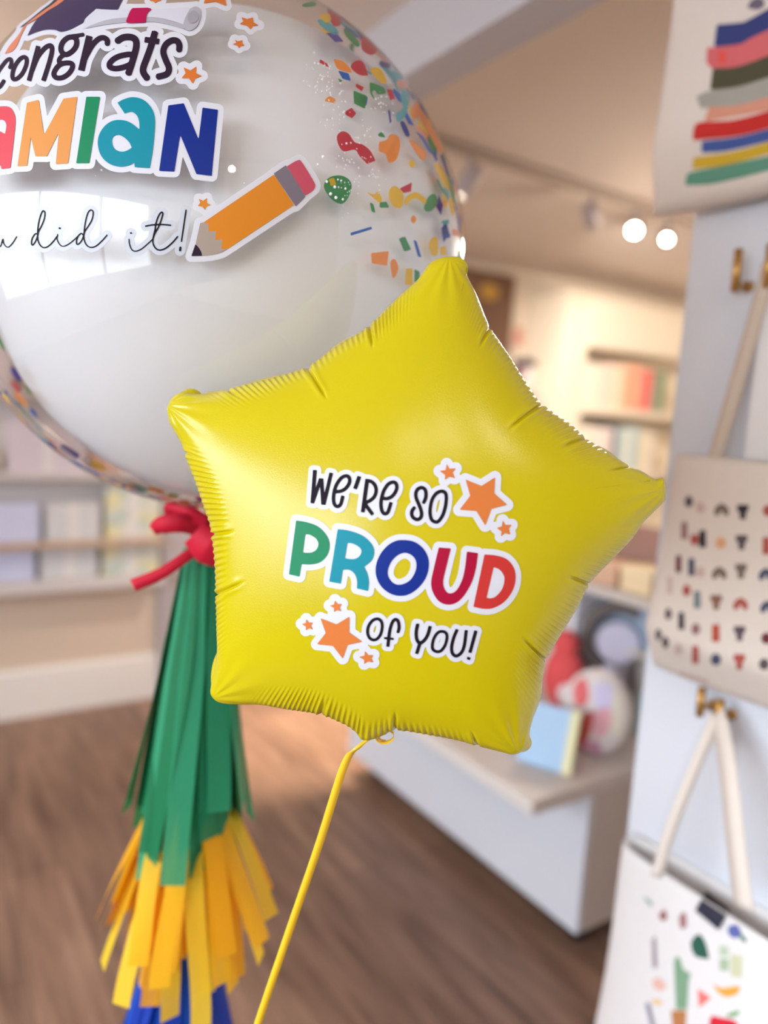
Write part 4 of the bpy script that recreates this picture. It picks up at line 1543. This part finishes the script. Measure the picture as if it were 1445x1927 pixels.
# middle tote: rows of tiny prints
tm, pj = tote('tote_bag', 'cream tote printed with rows of tiny dark and red figures, hanging in the middle', 0.575, 0.18, 1.09, 0.025, 0.055, 1.06, 1.415, M_cotton, 2.6)
U_ = (245 / 858, 1200, 830)
dots = [(340, 400, 'k', 0), (415, 440, 'p', 0), (555, 455, 'b', 2), (695, 465, 'K', 1), (860, 460, 'r', 0),
        (310, 590, 'm', 3), (378, 650, 'r', 0), (430, 645, 'K', 3), (550, 672, 'o', 0), (687, 665, 'k', 1), (850, 690, 'r', 3),
        (272, 810, 'M', 3), (357, 830, 'n', 3), (415, 865, 'p', 0), (540, 872, 'b', 2), (683, 855, 'b', 1), (848, 880, 'n', 2),
        (215, 950, 'p', 3), (325, 985, 'r', 0), (395, 1045, 'g', 3), (520, 1060, 'B', 1), (680, 1075, 'r', 2), (858, 1095, 'n', 2),
        (205, 1140, 'k', 0), (290, 1185, 'K', 3), (385, 1240, 'm', 0), (517, 1265, 'R', 3), (673, 1265, 'k', 1), (850, 1300, 'M', 0),
        (140, 1275, 'k', 0), (185, 1325, 'k', 0), (270, 1370, 'p', 0), (382, 1405, 'r', 3), (517, 1437, 'n', 0), (672, 1450, 'r', 1), (835, 1470, 'k', 0),
        (960, 470, 'k', 2), (960, 690, 'b', 0), (960, 890, 'r', 1), (960, 1110, 'g', 2), (960, 1310, 'k', 0)]
INK = {'k': (92, 78, 84), 'K': (50, 40, 50), 'b': (120, 104, 92), 'B': (140, 100, 84), 'r': (176, 84, 74), 'R': (186, 78, 56), 'm': (150, 110, 112), 'M': (110, 44, 52), 'o': (224, 168, 124),
       'p': (206, 180, 172), 'n': (76, 80, 104), 'g': (120, 134, 136)}
by = {}
for x, y, c_, kd in dots:
    sx = 0.6 + 0.4 * min(1, max(0, (x - 150) / 350))
    if kd == 0:
        p = [(x + 34 * sx * math.cos(a), y + 38 * math.sin(a)) for a in np.linspace(0, 2 * math.pi, 9)[:-1]]
    elif kd == 1:
        p = corners([(x - 38 * sx, y - 45), (x + 38 * sx, y - 45), (x + 38 * sx, y - 8), (x + 20 * sx, y + 10), (x + 20 * sx, y + 52), (x - 20 * sx, y + 52), (x - 20 * sx, y + 10), (x - 38 * sx, y - 8)])
    elif kd == 2:
        p = [(x - 46 * sx, y + 38, 0), (x - 44 * sx, y - 10), (x, y - 42), (x + 44 * sx, y - 10), (x + 46 * sx, y + 38, 0), (x + 16 * sx, y + 34, 0), (x, y + 4), (x - 16 * sx, y + 34, 0)]
    else:
        p = corners([(x - 24 * sx, y - 56), (x + 24 * sx, y - 56), (x + 26 * sx, y + 58), (x - 26 * sx, y + 58)])
    by.setdefault(c_, []).append(Sh('p', [p], U_))
by['p'].append(Sh('p', [corners([(275, 1515), (465, 1570), (465, 1595), (275, 1540)])], U_))
decal_multi('printed_pattern', tm, [(v, ink('figure_' + k if k.islower() else 'figure_dark_' + k.lower(), INK[k])) for k, v in by.items()], pj, 0.0012)
straps(tm, [([(1.05, 0.685, 1.39), (1.055, 0.668, 1.50), (1.058, 0.655, 1.58), (1.062, 0.642, 1.67), (1.062, 0.638, 1.70)], (1, 0.25, 0)),
            ([(1.05, 0.485, 1.39), (1.055, 0.52, 1.52), (1.06, 0.575, 1.65), (1.062, 0.592, 1.70)], (1, 0.25, 0))], M_strap, 0.022)
hook(0.690, 1.677, 'brass hook above the left strap of the cream tote')
hook(0.640, 1.677, 'brass hook at the right picture edge above the cream tote')
# a plain cloth strip hanging from the second hook, in front of the wall
hg = MB().box(1.066, 1.07, 0.50, 0.645, 1.415, 1.69).build('hanging_cloth', M_cotton2, None, bevel=0.001)
tag(hg, 'plain pale cloth hanging at the right picture edge above the cream tote', 'cloth')

# lowest tote: printed vegetables
tb, pj = tote('tote_bag', 'white tote printed with fruit and vegetables with a dark tag, lowest on the partition', 0.60, 0.17, 1.095, 0.032, 0.055, 0.30, 0.735, M_cotton2, 3.6, dip=0.0)
W_ = (325 / 1032, 1120, 1320)
veg = [((40, 92, 74), [(575, 1440), (620, 1390), (660, 1440), (685, 1540, 0), (600, 1520)]),
       ((128, 164, 132), [(475, 1545), (505, 1530), (530, 1600), (570, 1625), (560, 1680), (552, 1840, 0), (485, 1840, 0), (478, 1680)]),
       ((188, 124, 76), corners([(455, 1845), (548, 1845), (540, 1990), (470, 1990)])),
       ((232, 164, 62), [(712, 1690), (760, 1712), (862, 1700), (850, 1745), (790, 1765), (735, 1735)]),
       ((238, 122, 112), corners([(615, 1715), (695, 1770), (622, 1830)])), ((216, 28, 52), [(690, 1890), (760, 1890), (850, 1920), (850, 2030), (700, 2030)]),
       ((124, 168, 104), [(790, 1870), (860, 1845), (850, 1875), (800, 1885)]), ((158, 100, 100), [(385, 1270), (420, 1245), (430, 1300), (395, 1305)]),
       ((166, 116, 118), [(505, 1285), (540, 1262), (548, 1340), (515, 1355)]), ((142, 172, 160), [(290, 1165), (340, 1195), (335, 1225)]),
       ((160, 148, 154), corners([(340, 1420), (365, 1400), (375, 1590), (345, 1590)])), ((232, 186, 174), [(345, 1670), (385, 1650), (425, 1700), (395, 1730), (355, 1710)]),
       ((232, 200, 150), [(340, 1790), (370, 1775), (410, 1800), (370, 1815)]), ((190, 204, 178), corners([(745, 1455), (800, 1465), (800, 1520), (745, 1520)])),
       ((206, 206, 172), corners([(812, 1510), (882, 1520), (880, 1650), (812, 1640)])), ((172, 190, 160), corners([(745, 1535), (800, 1535), (800, 1610), (745, 1605)])),
       ((96, 104, 170), [(800, 1345), (850, 1335), (875, 1385), (840, 1415), (800, 1390)]), ((84, 130, 112), [(868, 1380), (905, 1420), (900, 1440), (868, 1415)]),
       ((150, 142, 160), corners([(300, 1800), (330, 1800), (375, 1990), (345, 1990)]))]
decal_multi('printed_pattern', tb, [([Sh('p', [p], W_)], ink('veg%d' % k, c_)) for k, (c_, p) in enumerate(veg)], pj, 0.0012)
Vt, Ft = shape_mesh([Sh('p', [corners([(675, 1130), (812, 1240), (750, 1362), (610, 1245)])], W_)], 3.0)
Wt, okt = pj(Vt, 0.006)
Wt, Ft = drop_bad(Wt, Ft, okt)
solid(mk('hang_tag', Wt, Ft, mat('navy_card', (40, 42, 62), 0.5, noise=0.04), tb, True), 0.001)
straps(tb, [([onp(1235, 1650, 0, 0.985), onp(1262, 1560, 0, 0.995), onp(1305, 1450, 0, 1.02), onp(1338, 1372, 0, 1.045), onp(1345, 1345, 0, 1.058)], (0.9, 0.9, 0), 0.018),
            ([onp(1400, 1710, 0, 0.985), onp(1385, 1590, 0, 0.995), onp(1370, 1450, 0, 1.02), onp(1356, 1372, 0, 1.045), onp(1349, 1345, 0, 1.058)], (1, -0.2, 0))], M_cotton, 0.035)
hook(0.665, 1.015, 'brass hook above the lowest tote, the left one', lift=0.035)
hook(0.632, 1.012, 'brass hook above the lowest tote, the right one', lift=0.03)

# ------------------------------------------------------------------ low display unit behind the star
GX0, GX1, GY0, GY1 = 1.50, 2.25, 1.215, 2.43
du = empty('display_unit', (GX0, GY0, 0), 'low white display unit with taupe end panels standing right of the floor', 'display unit')
MB().box(GX0 + 0.02, GX1, GY0 + 0.018, GY1 - 0.018, 0.10, 0.49).build('carcass', M_taupe, du)
MB().box(GX0, GX0 + 0.02, GY0, GY1, 0.095, 0.49).build('front_panel', M_panel, du, bevel=0.002)
MB().box(GX0 + 0.02, GX1, GY0, GY0 + 0.018, 0.095, 0.49).build('end_panel', M_taupe, du)
MB().box(GX0 + 0.02, GX1, GY1 - 0.018, GY1, 0.095, 0.49).build('end_panel', M_taupe, du)
MB().box(1.29, GX1, GY0, GY1, 0.49, 0.53).build('top_board', mat('pale_laminate', (222, 214, 208), 0.5, noise=0.02, nscale=5), du, bevel=0.003)
MB().box(2.02, 2.05, GY0, GY1, 0.53, 0.93).build('back_panel', M_taupe, du)
MB().box(1.82, 2.05, GY0, GY1, 0.93, 0.96).build('upper_shelf', M_taupe, du, bevel=0.002)
MB().box(1.84, 2.02, 1.62, 1.645, 0.53, 0.93).build('divider', M_panel, du)
MB().box(1.84, 2.02, GY0, GY0 + 0.02, 0.53, 0.93).build('divider', M_taupe, du)
for yy in (GY0 + 0.08, GY1 - 0.08):
    for xx in (GX0 + 0.10, GX1 - 0.10):
        mb = MB().tube([(xx - 0.014, yy, 0.038), (xx + 0.014, yy, 0.038)], 0.038, 20)
        mb.box(xx - 0.022, xx + 0.022, yy - 0.02, yy + 0.02, 0.072, 0.10)
        mb.build('caster', M_black, du, True)


def lean_box(name, label, cat, base, wy, h, th, tilt, m, m2=None, yaw=0.0, part='spine', group=None):
    """a thin book or box standing on its edge and leaning back"""
    ay = np.array((math.sin(yaw), math.cos(yaw), 0))
    out = np.array((-math.cos(yaw), math.sin(yaw), 0))
    up = np.array((0, 0, 1)) * math.cos(tilt) - out * math.sin(tilt)
    nrm_ = np.cross(ay, up)
    c = np.asarray(base, float) + up * h / 2
    low = (np.array((0, 0, 1)) @ nrm_)
    c[2] += abs(low) * th / 2 + 0.0005
    o = MB().obox(c, ay, up, nrm_, wy / 2, h / 2, th / 2).build(name, m, None, bevel=0.002)
    tag(o, label, cat, group)
    if m2:
        MB().obox(c - ay * (wy / 2 - 0.012) + np.zeros(3), ay, up, nrm_, 0.012, h / 2 + 0.0006, th / 2 + 0.0008).build(part, m2, o)
    return o


M_sky = mat('sky_blue_cover', (168, 200, 232), 0.5, noise=0.06, nscale=12)
M_lemon = mat('lemon_cover', (232, 226, 178), 0.5, noise=0.04)
M_lilac = mat('lilac_cover', (204, 192, 224), 0.5, noise=0.05)
bk = lean_box('picture_book', 'pale blue book with a lemon edge leaning on the front of the display unit', 'book', (1.44, 1.33, 0.53), 0.15, 0.165, 0.02, 0.30, M_sky, M_lemon, yaw=-0.45, part='lemon_edge')
lean_box('picture_book', 'lilac book half hidden behind the pale blue book', 'book', (1.50, 1.46, 0.53), 0.13, 0.13, 0.02, 0.25, M_lilac, None, yaw=-0.35)
# round cushion
rc = empty('round_cushion', (1.62, 1.33, 0.53), 'round white cushion with pink and red patches beside the pale blue book', 'cushion')
cn = np.array((1.64, 1.335, 0.53 + 0.125))
ndir = np.array((-0.80, -0.60, 0.06))
ndir /= np.linalg.norm(ndir)
sd_ = np.cross(ndir, (0, 0, 1.0))
sd_ /= np.linalg.norm(sd_)
upd = np.cross(sd_, ndir)


def disc_cushion(c, r, th, m, name, parent, squ=1.0):
    P = []
    for i in range(19):
        a = math.pi * i / 18
        P.append([c + ndir * th * math.cos(a) + (sd_ * math.cos(q) * squ + upd * math.sin(q)) * r * math.sin(a) ** 0.7 for q in np.linspace(0, 2 * math.pi, 41)[:-1]])
    return MB().grid(P, True).build(name, m, parent, True)


cb = disc_cushion(cn, 0.123, 0.045, mat('cushion_white', (226, 218, 216), 0.8, noise=0.05), 'cushion_body', rc, 0.80)
cpj = bvh_project([v.co + WLOC[cb] for v in cb.data.vertices], [tuple(p.vertices) for p in cb.data.polygons])
ID = (1.0, 0, 0)
patches = [((226, 110, 112), [(1080, 1290), (1100, 1275), (1108, 1310), (1096, 1330), (1080, 1320)]), ((214, 206, 236), [(1118, 1290), (1150, 1290), (1155, 1325), (1125, 1335)]),
           ((196, 78, 70), [(1098, 1345), (1116, 1340), (1112, 1375), (1092, 1420), (1080, 1415), (1090, 1375)]), ((236, 178, 190), [(1118, 1340), (1150, 1335), (1145, 1375), (1120, 1385)]),
           ((206, 150, 176), [(1098, 1400), (1125, 1395), (1130, 1425), (1100, 1430)]), ((232, 224, 206), [(1155, 1300), (1172, 1320), (1170, 1380), (1152, 1375)])]
decal_multi('printed_pattern', rc, [([Sh('p', [p], ID)], mat('patch%d' % k, c_, 0.8, noise=0.05)) for k, (c_, p) in enumerate(patches)], cpj, 0.0008)
# red soft toy shape with a white spot
rt_ = empty('plush_toy', (1.80, 1.60, 0.53), 'red plush with a round white spot behind the pale blue book', 'plush toy')
MB().ellipsoid((1.80, 1.61, 0.53 + 0.105), 0.055, 0.075, 0.105, 28, 18).build('body', mat('red_plush', (222, 84, 86), 0.9, noise=0.1, nscale=60), rt_, True)
MB().ellipsoid((1.76, 1.555, 0.53 + 0.075), 0.028, 0.034, 0.036, 20, 12).build('white_spot', mat('white_plush', (242, 226, 232), 0.9), rt_, True)
MB().ellipsoid((1.815, 1.63, 0.53 + 0.215), 0.04, 0.05, 0.045, 20, 12).build('head', MATS['red_plush'], rt_, True)
# round lilac tin with a dark hoop behind
tn = MB().tube([(1.93, 1.50, 0.535), (1.93, 1.50, 0.53 + 0.24)], 0.001, 4)
cnt = np.array((1.93, 1.515, 0.53 + 0.24))
mb = MB()
mb.tube([cnt + ndir * 0.02, cnt - ndir * 0.02], 0.066, 36)
mb.box(1.90, 1.96, 1.49, 1.54, 0.53, 0.53 + 0.165)
o = mb.build('disc_ornament', mat('lilac_face', (204, 200, 220), 0.5, noise=0.04), None)
tag(o, 'round pale lilac disc on a foot with a dark hoop, behind the round cushion', 'ornament')
hp = [cnt - ndir * 0.03 + (sd_ * math.cos(q) + upd * math.sin(q)) * 0.108 for q in np.linspace(-1.5, 2.4, 40)]
o2 = MB().tube(hp, 0.022, 12).build('dark_hoop', mat('dark_taupe', (112, 100, 96), 0.6, noise=0.05), o, True)
o2['label'] = 'dark taupe hoop'
lean_box('picture_book', 'slate blue book lying along the underside of the upper display shelf', 'book', (1.985, 1.50, 0.76), 0.34, 0.12, 0.02, 0.02, mat('slate_cover', (160, 176, 196), 0.5, noise=0.08, nscale=8))
MB().box(1.93, 2.02, 1.29, 1.72, 0.745, 0.76).build('mid_shelf', M_taupe, du)
o = MB().tube([(1.90, 1.36, 0.53), (1.90, 1.36, 0.62), (1.90, 1.36, 0.655)], [0.035, 0.035, 0.03], 24).build('candle_jar', mat('aqua_glaze', (178, 214, 222), 0.3, noise=0.04), None, True)
tag(o, 'small aqua jar at the right end of the display unit by the partition', 'jar')
for k, (yy, c_, h_, lb) in enumerate([(1.72, (206, 150, 134), 0.10, 'dusty pink gift box on the upper display shelf, nearest the star'), (1.55, (226, 184, 152), 0.07, 'peach gift box in the middle of the upper display shelf'),
                                      (1.42, (246, 222, 180), 0.075, 'cream gift box on the upper display shelf, nearest the cream tote')]):
    o = empty('gift_box', (1.93, yy, 0.96), lb, 'box', 'gift boxes on the upper display shelf')
    MB().box(1.86, 1.99, yy - 0.055, yy + 0.055, 0.96, 0.96 + h_ * 0.75).build('box_base', mat('box_%d' % k, c_, 0.6, noise=0.06), o, bevel=0.002)
    MB().box(1.857, 1.993, yy - 0.058, yy + 0.058, 0.96 + h_ * 0.7, 0.96 + h_).build('lid', mat('lid_%d' % k, tuple(min(255, v + 8) for v in c_), 0.6, noise=0.06), o, bevel=0.002)
o = MB().box(2.02, 2.05, GY0, GY1, 0.96, 1.14).build('header_board', mat('rose_brown_board', (176, 138, 124), 0.7, noise=0.05), du)

# ------------------------------------------------------------------ bookcase at the back right
BX0, BX1, BY0 = 3.39, 4.95, 3.28
bc = empty('bookcase', (BX0, BY0, 0), 'tall cream bookcase with a closed top box, far right at the back', 'bookcase')
MB().box(BX0, BX0 + 0.21, BY0, 3.59, 0, 2.21).build('side_panel', M_cream, bc, bevel=0.002)
MB().box(BX1 - 0.05, BX1, BY0, 3.59, 0, 2.21).build('side_panel', M_cream, bc, bevel=0.002)
MB().box(BX0 + 0.21, BX1 - 0.05, 3.57, 3.59, 0, 2.21).build('back_panel', M_cream, bc)
MB().box(BX0 + 0.21, BX1 - 0.05, BY0 - 0.02, 3.57, 1.94, 2.21).build('top_box', M_cream, bc, bevel=0.002)
MB().box(BX0 - 0.02, BX1 + 0.02, BY0 - 0.04, 3.59, 2.21, 2.25).build('cornice', M_cream, bc, bevel=0.004)
for zz in (1.53, 1.12, 0.72, 0.32, 0.06):
    MB().box(BX0 + 0.21, BX1 - 0.05, BY0 + 0.005, 3.57, zz, zz + 0.05).build('shelf', M_cream, bc, bevel=0.002)


def book(name, label, x, w, h, d, z, c_, group):
    o = empty(name, (x, BY0 + 0.02, z), label, 'book', group)
    m = mat('cover_%02x%02x%02x' % c_, c_, 0.6, noise=0.05)
    y0 = BY0 + 0.025
    MB().box(x + 0.003, x + w - 0.003, y0 + 0.004, y0 + d - 0.004, z + 0.004, z + h - 0.004).build('pages', mat('paper', (242, 236, 222), 0.8), o)
    mb = MB().box(x, x + 0.003, y0, y0 + d, z, z + h).box(x + w - 0.003, x + w, y0, y0 + d, z, z + h).box(x + 0.003, x + w - 0.003, y0, y0 + 0.003, z, z + h)
    mb.build('cover', m, o)
    return o


G1, G2 = 'books on the upper shelf of the bookcase', 'books on the lower shelf of the bookcase'
row1 = [((250, 244, 228), 'ivory'), ((248, 236, 218), 'cream'), ((250, 230, 214), 'shell'), ((250, 222, 206), 'pale peach'), ((252, 234, 206), 'vanilla'), ((250, 204, 178), 'peach'),
        ((248, 168, 128), 'orange'), ((250, 190, 168), 'salmon'), ((240, 110, 106), 'red'), ((186, 178, 160), 'grey'), ((110, 146, 110), 'green')]
x = BX0 + 0.225
for k, (c_, nm) in enumerate(row1):
    w = (0.075, 0.07, 0.065, 0.06, 0.065, 0.07, 0.075, 0.06, 0.095, 0.06, 0.07)[k]
    book('book', '%s book standing on the upper shelf of the bookcase' % nm, x, w, (0.26, 0.27, 0.25, 0.28, 0.27, 0.29, 0.28, 0.29, 0.27, 0.25, 0.27)[k], 0.18, 1.58, c_, G1)
    x += w + 0.004
row2 = [((250, 244, 226), 'ivory'), ((246, 236, 222), 'cream'), ((248, 240, 230), 'white'), ((244, 226, 222), 'blush'), ((120, 132, 148), 'slate'), ((204, 222, 220), 'pale aqua'), ((236, 240, 232), 'mint white'),
        ((190, 212, 214), 'aqua'), ((250, 238, 206), 'vanilla'), ((240, 232, 220), 'linen')]
x = BX0 + 0.225
for k, (c_, nm) in enumerate(row2):
    w = (0.085, 0.08, 0.075, 0.07, 0.05, 0.075, 0.07, 0.07, 0.08, 0.07)[k]
    book('book', '%s book standing on the lower shelf of the bookcase' % nm, x, w, (0.27, 0.29, 0.26, 0.28, 0.30, 0.27, 0.28, 0.30, 0.26, 0.27)[k], 0.18, 1.17, c_, G2)
    x += w + 0.004
# warm picture lights for the bookcase are the two spots on the track

# framed dark picture, little wall shelf and things on it
pf = empty('framed_picture', (2.98, 3.58, 1.80), 'dark brown framed picture with a yellow patch, just right of the star tip', 'picture')
MB().box(2.66, 3.22, 3.565, 3.595, 1.86, 2.34).build('frame', mat('walnut', (120, 86, 64), 0.5, noise=0.12, nscale=20), pf, bevel=0.004)
MB().box(2.70, 3.18, 3.558, 3.566, 1.90, 2.30).build('canvas', mat('umber_canvas', (132, 100, 80), 0.8, noise=0.15, nscale=8), pf)
MB().ellipsoid((3.01, 3.556, 2.22), 0.075, 0.006, 0.05, 20, 8).build('yellow_patch', mat('ochre', (204, 160, 74), 0.7, noise=0.1), pf, True)
ws = MB().box(3.12, 3.385, 3.42, 3.6, 1.60, 1.63).build('wall_shelf', M_taupe, None, bevel=0.002)
tag(ws, 'small taupe wall shelf between the dark picture and the bookcase', 'shelf')
wb = empty('plush_toy', (3.30, 3.5, 1.63), 'white plush with a dark cap and plum scarf on the small wall shelf', 'plush toy')
MB().ellipsoid((3.30, 3.5, 1.63 + 0.10), 0.07, 0.06, 0.10, 24, 16).build('body', mat('white_plush2', (236, 228, 222), 0.9, noise=0.04), wb, True)
MB().ellipsoid((3.285, 3.49, 1.63 + 0.19), 0.075, 0.06, 0.035, 24, 12).build('cap', mat('dark_plush', (84, 72, 76), 0.9, noise=0.06), wb, True)
MB().ellipsoid((3.24, 3.475, 1.63 + 0.125), 0.035, 0.05, 0.025, 20, 10).build('scarf', mat('plum_plush', (140, 70, 86), 0.9, noise=0.06), wb, True)
o = MB().box(3.27, 3.34, 3.585, 3.598, 1.93, 2.04).build('wall_card', mat('dusty_red_card', (206, 148, 136), 0.7, noise=0.05), None)
tag(o, 'small dusty red card on the wall above the white plush', 'card')

# ------------------------------------------------------------------ wrapping paper rack on the back wall, left
rk = empty('paper_rack', (0.0, 3.4, 0.62), 'pale wall rack of folded wrapping papers, left behind the clear balloon', 'rack')
M_rack = mat('rack_white', (206, 198, 196), 0.6, noise=0.02, nscale=4)
MB().box(-1.2, 1.04, 3.552, 3.577, 0.60, 1.95).build('back_board', M_rack, rk)
MB().box(-1.2, 1.04, 3.40, 3.552, 0.60, 0.645).build('ledge', M_rack, rk, bevel=0.003)
MB().box(-1.2, 1.04, 3.41, 3.552, 0.79, 0.815).build('ledge', mat('rack_oak', (186, 160, 138), 0.6, noise=0.06, nscale=12), rk, bevel=0.003)
MB().box(-1.2, 1.04, 3.42, 3.552, 1.09, 1.115).build('ledge', M_rack, rk, bevel=0.003)
MB().box(-1.2, 1.04, 3.42, 3.552, 1.43, 1.455).build('ledge', M_rack, rk, bevel=0.003)


def floral(name):
    m = mat(name, (206, 204, 188), 0.7)
    n, l = m.node_tree.nodes, m.node_tree.links
    b = n['Principled BSDF']
    tc = n.new('ShaderNodeTexCoord')
    vo = n.new('ShaderNodeTexVoronoi')
    vo.inputs['Scale'].default_value = 16
    rp = n.new('ShaderNodeValToRGB')
    rp.color_ramp.interpolation = 'CONSTANT'
    cs = [(0, (204, 202, 190)), (0.35, (212, 202, 160)), (0.58, (180, 190, 180)), (0.75, (206, 203, 194))]
    el = rp.color_ramp.elements
    el[0].color = lin(cs[0][1])
    el[1].position, el[1].color = cs[1][0], lin(cs[1][1])
    for p_, c_ in cs[2:]:
        e = el.new(p_)
        e.color = lin(c_)
    sp_ = n.new('ShaderNodeSeparateColor')
    l.new(tc.outputs['Object'], vo.inputs['Vector'])
    l.new(vo.outputs['Color'], sp_.inputs[0])
    l.new(sp_.outputs[0], rp.inputs[0])
    l.new(rp.outputs[0], b.inputs['Base Color'])
    return m


PG = 'folded wrapping papers on the rack'
M_flo = floral('floral_paper')
packs = [(-0.35, 0.30, 0.645, 0.135, mat('blush_paper', (214, 200, 202), 0.7, noise=0.04), 'blush folded paper on the bottom ledge of the rack'),
         (0.02, 0.49, 0.645, 0.135, mat('lavender_paper', (196, 198, 222), 0.7, noise=0.04), 'lavender folded paper on the bottom ledge of the rack'),
         (0.51, 0.75, 0.645, 0.135, mat('silver_paper', (200, 198, 200), 0.7, noise=0.04), 'silver grey folded paper on the bottom ledge of the rack'),
         (0.77, 1.03, 0.645, 0.135, M_flo, 'yellow and green floral paper on the bottom ledge of the rack'),
         (0.02, 0.51, 0.815, 0.17, mat('lavender_paper', (196, 198, 222), 0.7), 'lavender folded paper on the oak ledge of the rack'),
         (0.53, 0.76, 0.815, 0.17, mat('silver_paper', (200, 198, 200), 0.7), 'silver grey folded paper on the oak ledge of the rack'),
         (0.78, 1.03, 0.815, 0.25, M_flo, 'yellow and green floral paper on the oak ledge of the rack'),
         (0.0, 0.36, 1.115, 0.10, mat('straw_paper', (204, 192, 176), 0.7, noise=0.06), 'straw coloured folded paper on the upper ledge of the rack'),
         (0.38, 0.70, 1.115, 0.22, mat('mauve_paper', (204, 192, 200), 0.7, noise=0.04), 'mauve folded paper on the upper ledge of the rack'),
         (0.72, 1.02, 1.115, 0.12, mat('copper_paper', (200, 158, 138), 0.7, noise=0.12, nscale=20), 'copper patterned folded paper on the upper ledge of the rack'),
         (0.02, 0.40, 1.455, 0.25, mat('rose_paper', (206, 194, 198), 0.7, noise=0.04), 'rose grey folded paper on the highest ledge of the rack')]
for a, b, z, h_, m, lb in packs:
    a = a + 0.004
    o = empty('wrapping_paper', ((a + b) / 2, 3.50, z), lb, 'wrapping paper', PG)
    MB().box(a, b, 3.47, 3.50, z, z + h_).build('folded_sheet', m, o, bevel=0.003)
    MB().box((a + b) / 2 - 0.02, (a + b) / 2 + 0.02, 3.4685, 3.5015, z + 0.001, z + h_ + 0.001).build('paper_band', mat('band_paper', (214, 208, 206), 0.7), o)

# added fill globes, all out of view
fill_globe(FILL_LAMPS[0][0], FILL_LAMPS[0][1], 'warm unseen globe lamp added as fill light near the paper rack')
fill_globe(FILL_LAMPS[1][0], FILL_LAMPS[1][1], 'warm unseen globe lamp added as fill light beyond the partition')
fill_globe(FILL_LAMPS[2][0], FILL_LAMPS[2][1], 'warm unseen globe lamp added as fill light before the far right wall')
# second track behind the camera, its lamps mirror in the star
o = MB().box(-0.9, 1.0, -0.62, -0.58, CEIL - 0.03, CEIL).build('light_track', MATS['track_grey'])
tag(o, 'grey light track on the ceiling near the shop window', 'light track')
for k, (xx, yy) in enumerate([(-0.55, -0.6), (-0.15, -0.6), (0.3, -0.6)]):
    spot_head(xx, yy, (0.35 + 0.2 * k, 0.7, 1.2), True, ('glowing spotlight of the window track, nearest the window', 'glowing spotlight of the window track, the middle one', 'glowing spotlight of the window track, farthest from the window')[k], 2.5, group='spotlights on the window track')
